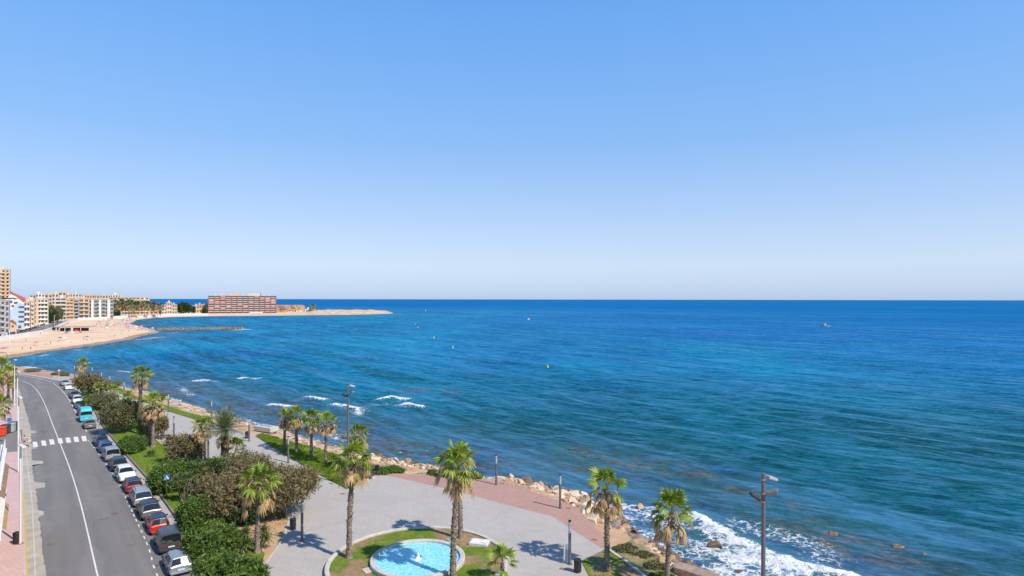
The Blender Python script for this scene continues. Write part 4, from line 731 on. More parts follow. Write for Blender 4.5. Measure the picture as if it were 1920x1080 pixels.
def car_meshes(ty, pm, roofm=None):
    key = (ty, pm.name)
    if key in CARM: return CARM[key]
    T = TYPES[ty]; W2 = T['W'] / 2; B = MB(); ws = MB(); rw = MB(); sgs = {-1: MB(), 1: MB()}; rf = MB(); rings = []
    for (x, zt, rwf, zb, wf, z0, fl) in T['st']:
        w_ = W2 * wf; roof = zt - zb > .2; wr = W2 * rwf if roof else w_ * .93
        half = [(0, z0), (w_ * .88, z0), (w_ * .99, z0 + .14), (w_, z0 + (zb - z0) * .55), (w_ * .965, zb), (wr, zt - (.10 if roof else .03)), (wr * .82, zt - .015), (0, zt + .02)]
        rings.append([(x, y, z) for y, z in half] + [(x, -y, z) for y, z in half[-2:0:-1]])
    n = len(rings[0])
    for k in range(len(rings) - 1):
        fl = T['st'][k][6]
        for j in range(n):
            q = [rings[k][j], rings[k + 1][j], rings[k + 1][(j + 1) % n], rings[k][(j + 1) % n]]
            side = j in (4, 9); top = j in (5, 6, 7, 8); dest = B
            if side and fl in ('g', 'rw', 'ws') and not (fl == 'ws' and ty == 'sedan' and False): dest = sgs[1 if j == 4 else -1] if fl == 'g' else B
            if fl == 'ws' and (top): dest = ws
            if fl == 'rw' and top: dest = rw
            if fl in 'gpq' and top and roofm is not None: dest = rf
            if dest is not B and dest is not rf:            # glass sits 6 mm proud in a frame of bodywork
                cx = [sum(p[i] for p in q) / 4 for i in range(3)]; isg = dest in (sgs[1], sgs[-1])
                B.add(q, [(0, 1, 2, 3)])
                if isg: q = [tuple(cx[i] + (p[i] - cx[i]) * (.95 if i == 0 else .95) + (0, math.copysign(.008, cx[1]), .004)[i] for i in range(3)) for p in q]
                else: q = [tuple((p[i] - cx[i]) * (1, 1, 1)[i] + cx[i] + ((.02 if dest is ws else -.022), 0, .024)[i] for i in range(3)) for p in q]; q = [(p[0] + (.03 if p[2] > cx[2] else -.03) * (1 if dest is ws else -1), p[1] * .96, p[2] - (.03 if p[2] > cx[2] else -.03)) for p in q]
            dest.add(q, [(0, 1, 2, 3)])
    for rg, fl in ((rings[0], True), (rings[-1], False)): B.add(rg, [tuple(range(n)) if fl else tuple(reversed(range(n)))])
    g = MB(); xr, xf = T['wb']; R_ = .32 if ty not in ('suv', 'camper') else .36
    ty_m = MB(); ty_m.cyl((0, -.11, 0), (0, .11, 0), R_, n=20); rim = MB(); rim.cyl((0, -.115, 0), (0, .115, 0), R_ * .62, n=12)
    for a in range(5): rim.box((math.cos(a * 1.2566) * R_ * .35, .118, math.sin(a * 1.2566) * R_ * .35), (R_ * .5, .01, .05), ry=-a * 1.2566)
    arch = MB(); B.cur = 1
    for xx in (xr, xf):
        for s_ in (-1, 1): B.cyl((xx, s_ * (W2 * .80), R_ + .01), (xx, s_ * (W2 + .004), R_ + .01), R_ + .07, n=20)
    xb = T['st'][0][0]; zb = T['st'][1][3]; xe = T['st'][-1][0]; zt_ = T['st'][0][1]
    bump_ = MB(); bump_.box((xb + .02, 0, T['st'][1][5] + .14), (.16, T['W'] * .90, .20), bev=.03); bmf = MB(); bmf.box((xe - .03, 0, T['st'][-2][5] + .07), (.14, T['W'] * .80, .16), bev=.03)
    hi = ty in ('mpv', 'van', 'camper'); tails = []
    for s_ in (-1, 1):
        m_ = MB(); m_.box((xb + .08, s_ * T['W'] * (.455 if hi else .40), zb - (.02 if hi else .10)), (.12, .12 if hi else .26, .42 if hi else .17), bev=.02); tails.append(m_.mesh('taillight', m_tail))
    heads = []
    for s_ in (-1, 1):
        m_ = MB(); m_.box((T['st'][-3][0] + .13, s_ * T['W'] * .375, T['st'][-2][1] - .03), (.34, .30, .13), rz=-s_ * .25, ry=.25, bev=.03); heads.append(m_.mesh('headlight', m_head))
    pl = MB(); pl.box((xb - .07, 0, .62 if not hi else .72), (.02, .52, .12)); pl2 = MB(); pl2.box((xe + .045, 0, .42), (.02, .52, .11))
    grl = MB(); grl.box((xe - .01, 0, T['st'][-2][1] - .14), (.06, T['W'] * .42, .12), bev=.02)
    mir = []
    ixm = [s[0] for s in T['st'] if s[6] == 'ws'][0]
    for s_ in (-1, 1):
        m_ = MB(); m_.box((ixm + .35, s_ * (W2 + .10), zb + .10), (.12, .22, .16), bev=.03); mir.append(m_.mesh('mirror', m_blk))
    hd = []
    for s_ in (-1, 1):
        for xx in (-.75, .35): h_ = MB(); h_.box((xx, s_ * (W2 * .985), zb - .12), (.18, .04, .03)); hd.append(h_.mesh('door_handle', m_blk))
    wip = MB(); wip.box((xb + .06, .1, zb + .22), (.02, .5, .02), rx=.25)
    D = dict(body=None, windscreen=ws.mesh('windscreen', m_glass), rear_window=rw.mesh('rear_window', m_glass), sides=[sgs[-1].mesh('side_windows', m_glass), sgs[1].mesh('side_windows', m_glass)], tyre=ty_m.mesh('tyre', m_tyre, True, 40), rim=rim.mesh('rim', m_rim), bump=bump_.mesh('rear_bumper', m_blk if ty in ('suv', 'van') else pm), bumpf=bmf.mesh('front_bumper', m_blk if ty in ('suv', 'van') else pm), tails=tails, heads=heads, pl=pl.mesh('number_plate', m_plate), pl2=pl2.mesh('number_plate', m_plate), grl=grl.mesh('grille', m_blk), mir=mir, hd=hd, wip=wip.mesh('rear_wiper', m_blk), roof=rf.mesh('roof', roofm, True, 32) if roofm is not None else None, R=R_, wb=(xr, xf), W2=W2, seams=None)
    sm_ = MB()                                              # door shut lines
    for s_ in (-1, 1):
        for xx in (-1.12, -.24, .68):
            sm_.box((xx, s_ * (W2 * 1.0 + .001), .20 + (zb - .24) * .5 + .04), (.012, .006, (zb - .34)))
    B.cur = 1; B.add(sm_.v, sm_.f); D['body'] = B.mesh('body', [pm, m_blk], True, 32); del D['seams']
    CARM[key] = D; return D
def car(px, py, ty, pm, label, cat='car', back=True, roofm=None, rails=False, group='cars parked along the kerb', turn=0.0):
    x, y = G(px, py, ZR); best = min(range(1, len(Kw) - 1), key=lambda i: (Kw[i][0] - x) ** 2 + (Kw[i][1] - y) ** 2)
    a, b = Vector(Kw[best - 1]), Vector(Kw[best + 1]); d = (a - b).normalized(); T = TYPES[ty]; L2 = T['L'] / 2   # Kw runs from far to near
    yaw = math.atan2(d.y, d.x) + turn; cx, cy = x + d.x * L2, y + d.y * L2
    if not back: yaw += math.pi
    q = Vector((cx, cy)); e = Vector(Kw[best]); nrm = Vector((d.y, -d.x)); lat = (q - e).dot(nrm); want = -(1.15 + .25 + T['W'] / 2)
    q += nrm * (want - lat) * (.75)
    return put_car(q.x, q.y, yaw, ty, pm, label, cat, roofm, rails, group)
def put_car(x, y, yaw, ty, pm, label, cat='car', roofm=None, rails=False, group=None, simple=False, z=ZR):
    D = car_meshes(ty, pm, roofm); t = empty({'camper': 'camper_van', 'van': 'parked_van'}.get(ty, 'parked_car'), (x, y, z), yaw, label, cat, group)
    link('body', D['body'], t); link('windscreen', D['windscreen'], t); link('rear_window', D['rear_window'], t)
    if D['roof'] is not None: link('roof', D['roof'], t)
    for q in D['sides']: link('side_windows', q, t)
    if simple: return t
    for k in ('bump', 'bumpf', 'pl', 'pl2', 'grl', 'wip'): link(D[k].name.split('.')[0], D[k], t)
    for q in D['hd']: link('door_handle', q, t)
    for s_, i in ((-1, 0), (1, 1)):
        link('taillight', D['tails'][i], t); link('headlight', D['heads'][i], t); link('mirror', D['mir'][i], t)
        for xx in D['wb']:
            w_ = link('wheel', D['tyre'], t, (xx, s_ * (D['W2'] - .10), D['R'])); link('rim', D['rim'], w_)
    if rails:
        g = MB()
        for s_ in (-1, 1):
            zt = TYPES[ty]['st'][4][1]; g.cyl((-1.3, s_ * .60, zt + .03), (.4, s_ * .60, zt + .02), .02, n=6)
        g.build('roof_rails', m_blk, t)
    return t
pw = paint('white', (0.78, 0.78, 0.77)); psil = paint('silver', (0.40, 0.41, 0.42), .3); pgr = paint('graphite', (0.075, 0.07, 0.068), .15); pgm = paint('grey metallic', (0.17, 0.165, 0.17), .15)
pred = paint('bright red', (0.62, 0.022, 0.010)); pdr = paint('dark red', (0.33, 0.016, 0.022)); pbl = paint('blue', (0.03, 0.10, 0.32), .3); pdk = paint('near black', (0.022, 0.024, 0.03), .3); pdb = paint('dark blue', (0.02, 0.045, 0.10), .3)
ptq = paint('turquoise', (0.05, 0.50, 0.55)); pmr = paint('maroon', (0.17, 0.018, 0.055), .3); psl = paint('slate', (0.11, 0.15, 0.19), .4); psky_refl = paint('roof sky reflection', (0.02, 0.03, 0.045)); pls = paint('light silver', (0.30, 0.345, 0.39), .3)  # dark roof tone stands in for the sky mirrored in the car roofs
car(346, 1080, 'hatch', pls, 'small light silver hatchback, nearest parked car at the bottom edge')
car(338, 1036, 'van', pgr, 'dark graphite compact van parked directly behind the nearest silver hatchback', 'van')
car(310, 1001, 'hatch', pred, 'bright red hatchback with a dark sky reflection painted on its roof', roofm=psky_refl)
car(295, 974, 'suv', pgm, 'grey parked car with a dark painted sky reflection on its roof between the bright red one and the silver people carrier', roofm=psky_refl)
car(276, 950, 'mpv', psil, 'silver people carrier with roof rails parked beside the crossing sign', rails=True)
car(252, 926, 'hatch', pdr, 'dark red hatchback between the silver people carrier and the white car', roofm=psky_refl)
car(243, 906, 'suv', pw, 'white car parked nose towards the viewer above the dark red hatchback', back=False)
car(233, 884, 'suv', pdk, 'black parked car just above the white one facing the viewer', roofm=psky_refl)
car(222, 865, 'van', psil, 'silver boxy van parked between the blue cars and the black car', 'van')
car(209, 849, 'hatch', pbl, 'blue hatchback beside the round clipped bush')
car(201, 836, 'hatch', pdb, 'dark blue car, first after the crosswalk beside the tree')
car(180, 804, 'sedan', pgm, 'grey saloon car parked right behind the turquoise van, before the crosswalk')
car(172, 791, 'camper', ptq, 'turquoise high roofed camper van', 'van')
car(156, 780, 'hatch', pmr, 'maroon car parked in front of the turquoise van')
car(150, 767, 'sedan', psl, 'dark slate car between the maroon car and the white suv')
car(145, 759, 'suv', pw, 'white suv facing the viewer beside the green bush on the far stretch of kerb', back=False)
car(140, 748, 'suv', psl, 'slate blue car parked ahead of the white suv near the brown tree')
car(131, 731.5, 'sedan', pw, 'white saloon in the far pair of parked cars by the bend')
car(120.5, 724, 'hatch', psil, 'silver hatchback, farthest parked car by the road bend')
x, y = G(22, 727, ZR); put_car(x, y, R(120), 'hatch', pw, 'white car at the left roadside seen behind the left palms', group='cars parked along the kerb')

# ------------------------------------------------------------------ street furniture
m_post = mat('grey post paint', (0.15, 0.155, 0.165), (0.12, 0.125, 0.135), 3, 0.45, metal=.2)
m_lens = mat('frosted lamp glass', (0.40, 0.43, 0.47), (0.33, 0.36, 0.40), 4, 0.2, spec=.7)
m_wpole = mat('white post paint', (0.72, 0.71, 0.69), (0.6, 0.59, 0.57), 2, 0.5)
m_bin = mat('black bin paint', (0.022, 0.022, 0.025), scale=5, rough=.5)
m_galv = mat('galvanised steel', (0.42, 0.42, 0.42), (0.33, 0.33, 0.34), 3, .45, metal=.6)
g = MB(); g.cyl((0, 0, -.1), (0, 0, 2.62), .125, n=18); g.cyl((0, 0, 0), (0, 0, .02), .24, n=18); MP = g.mesh('post', m_post, True, 40)
g = MB(); g.cyl((0, 0, 2.62), (0, 0, 3.62), .115, n=18); ML = g.mesh('lamp_glass', m_lens, True, 40)
g = MB(); g.cyl((0, 0, 3.62), (0, 0, 3.74), .13, n=18); g.cyl((0, 0, 2.60), (0, 0, 2.64), .13, n=18); MC = g.mesh('cap', m_blk, True, 40)
g = MB(); g.box((0, 0, 0.006), (.55, .4, .008)); MD = g.mesh('drain_cover', mat('rusty cover', (0.28, 0.15, 0.11), (.2, .1, .08), 5, .8))
first = None
for px, py, lb, s_ in [(1069, 1058, 'light column nearest the viewer, beside the black bin and a small glass panel', 1.02), (1051, 953, 'light column on the red paving above the boulders, right of the other one there', 1), (931, 909, 'light column at the far side of the red paving right of the twin palms', 1), (567, 1015, 'light column in the plaza at the tamarisk edge, in a palm shadow', 1.02), (541, 868, 'light column in front of the leftmost palm of the four on the lawn', 1), (467.5, 827.5, 'light column with a bin beside it, right of the date palm', 1), (391, 861, 'light column partly hidden by the dry brown palm', 1), (326.5, 824, 'light column on the plaza above the two benches', 1), (316, 773, 'light column at the edge of the grass strip above the twin benches', 1), (397, 787, 'light column hidden behind the date palm crown', 1),
        (222, 764, 'light column behind the small roadside palm with brown fronds', 1), (233, 745, 'light column left of the tall solitary palm', 1), (206, 732, 'light column beside the start of the grass strip', 1), (190.5, 724, 'light column touching the far tamarisk tree', 1), (173, 713, 'light column rising above the far tamarisk against the sea', 1), (140, 709, 'farthest light column, left of the far small palm', 1), (455, 1085, 'light column whose pale top just shows above the bottom shrub', .55)]:
    x, y = G(px, py, 0)
    if first is None:
        t = first = empty('light_column', (x, y, 0), 0, lb, 'light column', 'round light columns of the promenade'); link('post', MP, t); link('lamp_glass', ML, t); link('cap', MC, t)
    else: t = dup(first, (x, y, 0), 0, lb)
    t.scale = (1, 1, s_)
for i, (px, py) in enumerate([(1066, 953), (942, 907), (1115, 1012), (1056, 1067), (622, 907), (643, 926), (590, 873), (822, 896)]):
    x, y = G(px, py, .005); tag(link('drain_cover', MD, None, (x, y, .004), R(-30)), 'small rusty brown drain cover set flush in the promenade paving', 'drain cover', 'drain covers in the paving')
def mast(px, gy_, label, s_=1, base=0.0):
    x, y = V(px, gy_); t = empty('floodlight_mast', (x, y, base), 0, label, 'floodlight mast', 'floodlight masts'); hh = 12.55 - base
    g = MB(); g.cyl((0, 0, -.2), (0, 0, hh), .135, .115, 16); g.cyl((0, 0, 0), (0, 0, .05), .3, n=16)
    g.build('pole', m_post, t, True, 40)
    g = MB()
    for z in (hh - .42, hh - 1.25, hh - 1.75): g.cyl((0, 0, z), (0, 0, z + .10), .15, n=16)
    g.build('clamp_ring', m_galv, t, True, 40)
    def flood(mm, loc, rz, ry):
        g = MB(); g.box((.42, 0, 0), (.62, .55, .16), taper=.86, bev=.02); o = g.build('floodlight', mm, t); o.location = loc; o.rotation_euler = (0, ry, rz)
        b_ = MB(); b_.box((.06, 0, -.02), (.2, .08, .08)); b_.build('bracket', m_galv, o); l_ = MB(); l_.box((.42, 0, -.085), (.54, .46, .012)); l_.build('lamp_glass', m_lens, o)
    flood(mat('light grey floodlight', (.42, .41, .40), scale=4, rough=.5), (.10, 0, hh - .16), R(12), R(18)); flood(mat('brown grey floodlight', (.20, .165, .15), scale=4, rough=.5), (.12, 0, hh - 1.22), R(-25), R(-22)); flood(m_blk, (-.12, 0, hh - 1.62), R(172), R(-30))
mast(653, 75.6, 'tall floodlight mast on the triangular lawn behind the tall fan palm')
mast(1432, 36.9, 'tall floodlight mast on the right in front of the sea and surf', 1, -.25)
# white street lamps on the left pavement
fl = None
for px, py, h_, lb in [(39, 1020, 9.3, 'white street lamp post on the left pavement, nearest, with a black bin at its foot'), (35, 885, 10.0, 'white street lamp post where the left pavement meets the crosswalk'), (33, 797, 9.8, 'white street lamp post beside the recycling containers'), (27.5, 762, 10.0, 'white street lamp with flat head in front of the bay water'), (13.5, 737, 9.6, 'farthest white street lamp on the left, between the palms')]:
    x, y = G(px, py, 0)
    if fl is None:
        fl = t = empty('street_lamp', (x, y, .02), R(-38), lb, 'street lamp', 'white street lamps'); g = MB(); g.cyl((0, 0, -.1), (0, 0, 1), .105, .085, 12); g.build('pole', m_wpole, t, True, 40)
        g = MB(); g.box((.55, 0, .992), (1.25, .34, .012)); g.build('lamp_head', m_wpole, t); g = MB(); g.box((0, 0, .002), (.5, .5, .004)); g.build('base_plate', mat('brown base plate', (.30, .17, .12), scale=4), t)
    else: t = dup(fl, (x, y, .02), R(-38), lb)
    t.scale = (1, 1, h_)
# litter bins
bn = None
for px, py, rz, lb in [(32, 1020, 0, 'black litter bin on the pink pavement at the foot of the white lamp'), (1084, 1073, 0, 'black litter bin beside the nearest light column'), (550, 993, 0, 'black litter bin at the edge of the bare earth under the tamarisk'), (708, 888, 0, 'black litter bin at the corner of the plaza by the dark bench'), (463.5, 822, 0, 'black litter bin beside the light column right of the date palm')]:
    x, y = G(px, py, 0)
    if bn is None:
        bn = t = empty('litter_bin', (x, y, 0), 0, lb, 'litter bin', 'black litter bins'); g = MB(); g.lathe([(.02, .06), (.27, .06), (.28, .10), (.29, .85), (.31, .87), (.31, .93), (.24, .96), (.23, .80), (.02, .78)], 20); g.build('body', m_bin, t, True, 40)
        g = MB(); g.lathe([(.27, .99), (.32, 1.0), (.30, 1.08), (.14, 1.15), (.01, 1.16)], 20); g.build('lid', m_bin, t, True, 50); g = MB(); g.cyl((.29, 0, -.05), (.29, 0, 1.05), .03, n=8); g.cyl((-.29, 0, -.05), (-.29, 0, 1.05), .03, n=8); g.build('leg', m_post, t)
    else: dup(bn, (x, y, 0), rz, lb)
# benches: dark slatted seat on stone blocks
m_slat = mat('dark bench wood', (0.12, 0.055, 0.05), (0.07, 0.03, 0.03), 5, .6)
bc = None
for px, py, rz, lb in [(692, 899, 64, 'dark slatted bench on stone blocks at the tip of the triangular lawn'), (307, 822, 40, 'upper of the two benches beside the garden, near the round bush'), (325, 834, 52, 'lower of the two benches beside the garden, next to the brown tamarisk'), (392, 868, 20, 'dark bench half hidden behind the short palms')]:
    x, y = G(px, py, 0)
    if bc is None:
        bc = t = empty('bench', (x, y, 0), R(rz), lb, 'bench', 'dark topped promenade benches'); g = MB()
        for s_ in (-1, 1): g.box((s_ * .62, 0, .18), (.5, .62, .42), bev=.02)
        g.build('stone_base', m_kerb, t); g = MB()
        for k in range(8): g.box((0, -.36 + k * .103, .43), (1.95, .085, .07), bev=.008)
        g.build('seat', m_slat, t)
    else: dup(bc, (x, y, 0), R(rz), lb)
# small bollard lamps
bo = None
for px, py, lb in [(494.5, 868, 'short bollard light on the plaza above the brown tamarisk crown'), (290.5, 816, 'short bollard light near the upper bench beside the shrubs')]:
    x, y = G(px, py, 0)
    if bo is None:
        bo = t = empty('bollard_light', (x, y, 0), 0, lb, 'bollard light'); g = MB(); g.cyl((0, 0, 0), (0, 0, .85), .05, n=10); g.build('post', m_galv, t); g = MB(); g.cyl((0, 0, .85), (0, 0, 1.05), .10, n=12); g.build('lamp_head', m_blk, t)
    else: dup(bo, (x, y, 0), 0, lb)
# glass information panel
x, y = G(1063, 1056, 0); t = empty('information_panel', (x, y, 0), R(25), 'narrow clear information panel standing left of the nearest light column', 'information panel')
m, nt, p = nodes('clear panel'); p.inputs['Base Color'].default_value = (.75, .82, .86, 1); p.inputs['Alpha'].default_value = .38; p.inputs['Roughness'].default_value = .1; nt.links.new(ramp(nt, tex(nt, opos(nt), 3), [(.4, (.70, .76, .8)), (.6, (.78, .83, .87))]), p.inputs['Base Color'])
g = MB(); g.box((0, 0, .95), (.55, .03, 1.35)); g.build('glass_panel', m, t); g = MB(); g.box((-.29, 0, .83), (.04, .05, 1.7)); g.box((.29, 0, .83), (.04, .05, 1.7)); g.build('frame', m_galv, t)
# pedestrian crossing signs
m_sblue = mat('sign blue', (0.02, 0.16, 0.52), scale=4, rough=.4); m_sw = mat('sign white', (0.8, 0.8, 0.8), scale=4, rough=.4); m_sred = mat('sign red', (.6, .03, .02), scale=4, rough=.4)
def crossing_sign(px, py, h_, lb, s_=1.0, rz=R(38), full=True):
    x, y = G(px, py, 0); t = empty('road_sign', (x, y, 0), rz, lb, 'road sign'); g = MB(); g.cyl((0, 0, -.1), (0, 0, h_), .035, n=8); g.build('post', m_galv, t)
    g = MB(); g.box((0, -.045, h_ - .3), (.62 * s_, .02, .62 * s_)); b_ = g.build('panel', m_sblue, t)
    if full:
        g = MB(); z = h_ - .3 - .22 * s_; g.add([(-.25 * s_, -.058, z), (.25 * s_, -.058, z), (0, -.058, z + .46 * s_)], [(0, 1, 2)]); tr = g.build('white_triangle', m_sw, b_)
        g = MB(); k = s_; g.cyl((.01 * k, -.062, z + .31 * k), (.01 * k, -.064, z + .31 * k), .028 * k, n=10); g.add([(-.01 * k, -.063, z + .28 * k), (.03 * k, -.063, z + .28 * k), (.02 * k, -.063, z + .15 * k), (-.02 * k, -.063, z + .15 * k)], [(0, 1, 2, 3)])
        g.add([(-.02 * k, -.063, z + .16 * k), (.0, -.063, z + .16 * k), (-.06 * k, -.063, z + .03 * k), (-.09 * k, -.063, z + .03 * k)], [(0, 1, 2, 3)]); g.add([(.0, -.063, z + .16 * k), (.02 * k, -.063, z + .16 * k), (.08 * k, -.063, z + .03 * k), (.05 * k, -.063, z + .03 * k)], [(0, 1, 2, 3)]); g.build('walking_figure', m_blk, b_)
    return t
crossing_sign(313, 932, 2.6, 'blue square pedestrian crossing sign in front of the oleander')
crossing_sign(186, 809, 2.2, 'blue pedestrian crossing sign on a grey post behind the grey saloon')
crossing_sign(18, 812, 2.6, 'small blue square sign on a post beside the recycling containers', full=False)
x, y = G(111, 711, 0); t = empty('warning_sign', (x, y, 0), R(20), 'small triangular red bordered warning sign on a white post at the road bend', 'road sign')
g = MB(); g.cyl((0, 0, 0), (0, 0, 2.3), .04, n=8); g.build('post', m_wpole, t); g = MB(); g.add([(-.5, -.05, 2.2), (.5, -.05, 2.2), (0, -.05, 3.05), (-.5, .0, 2.2), (.5, .0, 2.2), (0, .0, 3.05)], [(0, 1, 2), (5, 4, 3), (0, 3, 4, 1), (1, 4, 5, 2), (2, 5, 3, 0)]); b_ = g.build('panel', m_sred, t)
g = MB(); g.add([(-.30, -.055, 2.3), (.30, -.055, 2.3), (0, -.055, 2.82)], [(0, 1, 2)]); g.build('white_centre', m_sw, b_)
# recycling containers
for px, py, mm, lb in [(3, 818, mat('orange red plastic', (.70, .075, .015), scale=3, rough=.5), 'orange red recycling container at the left edge'), (11, 813.5, mat('charcoal plastic', (.04, .045, .05), scale=3, rough=.5), 'dark charcoal waste container beside the orange red one'), (20, 811, mat('pale grey plastic', (.40, .45, .44), scale=3, rough=.5), 'pale grey recycling container between the dark one and the green one'), (26, 808, mat('dark green plastic', (.02, .09, .04), scale=3, rough=.5), 'dark green recycling container at the right of the row')]:
    x, y = G(px, py, 0); t = empty('recycling_container', (x, y, .03), R(20), lb, 'container', 'recycling containers'); g = MB(); g.box((0, 0, .72), (1.15, 1.1, 1.25), taper=1.06, bev=.06); g.build('body', mm, t)
    g = MB(); g.box((0, 0, 1.44), (1.25, 1.18, .22), taper=.8, bev=.05); g.build('lid', mm, t); g = MB()
    for a in (-.4, .4):
        for b in (-.4, .4): g.cyl((a - .04, b, .08), (a + .04, b, .08), .08, n=10)
    g.build('wheel', m_tyre, t)
# the basin
t = empty('fountain_basin', (CX, CY, 0), 0, 'round fountain basin with pale stone rim and turquoise water', 'fountain')
g = MB(); n = 72; g.lathe([(RP - .38, .05), (RP - .38, .52), (RP - .34, .56), (RP + .02, .56), (RP + .06, .52), (RP + .06, .0)], n); g.build('rim', mat('basin rim stone', (.56, .53, .49), (.44, .41, .37), 2.5, .8, .01, 12), t, True, 40)
m, nt, p = nodes('basin water'); ps = wpos(nt); vor = nt.nodes.new('ShaderNodeTexVoronoi'); vor.feature = 'DISTANCE_TO_EDGE'; vor.inputs['Scale'].default_value = 2.3; tn = nt.nodes.new('ShaderNodeTexNoise'); tn.inputs['Scale'].default_value = 1.6; nt.links.new(ps, tn.inputs['Vector'])
va = nt.nodes.new('ShaderNodeVectorMath'); va.operation = 'ADD'; nt.links.new(ps, va.inputs[0]); nt.links.new(tn.outputs['Color'], va.inputs[1]); nt.links.new(va.outputs[0], vor.inputs['Vector'])
nt.links.new(mixc(nt, mrange(nt, vor.outputs['Distance'], .18, .0, 0, .55), (.17, .60, .68), (.52, .84, .88)), p.inputs['Base Color']); p.inputs['Roughness'].default_value = .12; p.inputs['Specular IOR Level'].default_value = .5  # pale web of caustic light painted into the basin colour
nt.links.new(bump(nt, tex(nt, ps, 3.5, 4), .06), p.inputs['Normal'])
g = MB(); g.lathe([(RP - .30, .36), (1.5, .362), (.01, .365)], n); g.build('water', m, t, True)
m_spray = mat('white spray', (.85, .88, .9), (.7, .78, .82), 6, .6)
g = MB(); g.lathe([(.38, .36), (.22, .42), (.15, .55), (.10, .75), (.06, .95), (.03, 1.08), (.005, 1.15)], 18, jit=.2); g.build('water_jet', m_spray, t, True)
g = MB(); g.lathe([(RP - .36, .05), (RP - .36, .50)], n); o = g.build('inner_wall', mat('basin blue tile', (.12, .50, .66), (.1, .44, .6), 5, .4), t)
x, y = G(900, 1019, .25); t = empty('plaque', (x, y, .22), R(-14), 'low white slab with a faded coloured picture on the round lawn right of the basin', 'plaque')
g = MB(); g.box((0, 0, .10), (1.75, 1.25, .26), bev=.015); g.build('slab', mat('white slab', (.66, .66, .66), (.55, .55, .55), 3, .6), t)
m, nt, p = nodes('faded picture'); c_ = ramp(nt, tex(nt, opos(nt), 2.2, 3), [(.35, (.62, .70, .80)), (.5, (.78, .78, .80)), (.62, (.66, .42, .38))]); nt.links.new(c_, p.inputs['Base Color'])
g = MB(); g.box((0, 0, .232), (1.35, .9, .008)); g.build('picture', m, t)
x, y = G(706, 1066, .22); g = MB(); g.box((0, 0, .02), (2.2, .9, .12), rz=R(35)); tag(g.build('stone_slab', m_kerb, loc=(x, y, .2)), 'flat pale slab leading to the near left side of the basin', 'stone slab')
for px, py, lb in [(848, 1012, 'green painted pad at the far right of the basin'), (726, 1077, 'green painted pad at the near left of the basin')]:
    x, y = G(px, py, .22); g = MB(); g.box((0, 0, .03), (1.0, .8, .10), bev=.01); tag(g.build('green_pad', mat('green pad paint', (.22, .42, .26), (.17, .33, .2), 3, .7), loc=(x, y, .2), rz=R(30)), lb, 'pad')
# concrete slabs on the shore
x, y = G(500, 807, -.2); t = empty('concrete_slab', (x, y, -.1), R(-28), 'pale concrete block with a dark grating lying on the sand left of the four palms', 'concrete block')
g = MB(); g.box((0, 0, .25), (4.2, 1.9, .8), bev=.06); g.build('block', m_kerb, t); g = MB(); g.box((-.3, .1, .66), (2.6, .5, .03)); g.build('grating', m_kdark, t)
x, y = G(337, 759, -.4); t = empty('broken_wall', (x, y, -.4), R(20), 'broken pale concrete pieces on the shore above the grass strip', 'broken wall', sc=.62); g = MB(); g.box((0, 0, .6), (1.2, .5, 2.0), rx=.3, bev=.05); g.box((.9, -.3, .35), (1.6, .7, .5), rz=.5, bev=.05); g.box((-1.3, .2, .3), (1.8, .8, .6), rz=-.2, bev=.05); g.box((.2, .1, 1.3), (.4, .4, .9), ry=.4); g.build('concrete_piece', m_kerb, t)
x, y = G(1308, 1084, -1.0); t = empty('sea_wall_block', (x, y, -1.3), R(-42), 'long angular concrete block among the boulders at the bottom edge by the surf', 'concrete block'); g = MB(); g.box((0, 0, .4), (3.8, 1.1, 1.2), rx=.15, bev=.05); g.build('block', mat('weathered concrete', (.42, .33, .26), (.28, .2, .15), 1.5, .9, .05, 6), t)
# boulders
m_bl = [mat('pale boulder', (.70, .59, .45), (.50, .38, .26), 1.3, .9, .06, 5, detail=8), mat('ochre boulder', (.52, .34, .20), (.30, .185, .11), 1.3, .9, .06, 5, detail=8), mat('grey brown boulder', (.30, .25, .21), (.17, .13, .10), 1.3, .9, .06, 5, detail=8), mat('wet brown rock', (.27, .17, .075), (.09, .06, .035), 1.6, .45, .06, 5, detail=8)]
def boulder(seed, m):
    rs = random.Random(seed); bm = bmesh.new(); bmesh.ops.create_icosphere(bm, subdivisions=3, radius=1)
    pl_ = [(Vector((rs.gauss(0, 1), rs.gauss(0, 1), rs.gauss(0, 1))).normalized(), rs.uniform(.36, .74)) for _ in range(9)]
    for v in bm.verts:
        q = v.co.copy()
        for n_, d_ in pl_:
            e = q.dot(n_) - d_
            if e > 0: q -= n_ * e * .985
        q += q.normalized() * .035 * mnoise.noise(q * 3 + Vector((seed, 0, 0))); v.co = q
    me = bpy.data.meshes.new('boulder'); bm.to_mesh(me); bm.free(); me.materials.append(m); me.polygons.foreach_set('use_smooth', [True] * len(me.polygons)); me.set_sharp_from_angle(angle=R(16)); return me
BL = [[boulder(k * 10 + j, m_bl[k]) for j in range(5)] for k in range(4)]
rs = random.Random(21)
def hz(x, y): 
    X = np.array([[x]]); Y = np.array([[y]]); d = sdist(X, Y); return float(hgt(X, Y, d)[0, 0]), float(d[0, 0])
def path_pts(pts):
    w_ = gp(pts, SEA); return dens([q for q in w_], 8)
def put_boulder(x, y, s_, k, label, group, dz=.0, fl_=1.0, z=None):
    zz = hz(x, y)[0] if z is None else z; o = link('boulder', BL[k][rs.randrange(5)], None, (x, y, zz + dz), rs.uniform(0, 6.28), (s_ * rs.uniform(.85, 1.25), s_ * rs.uniform(.7, 1.0), s_ * rs.uniform(.5, .8) * fl_))
    o.rotation_euler = (rs.uniform(-.3, .3), rs.uniform(-.3, .3), rs.uniform(0, 6.28)); return tag(o, label, 'boulder', group)
seg1 = dens(coast[4:4 + 20], 8)           # from the bottom edge up to the twin palms
placed = 0; occ = []
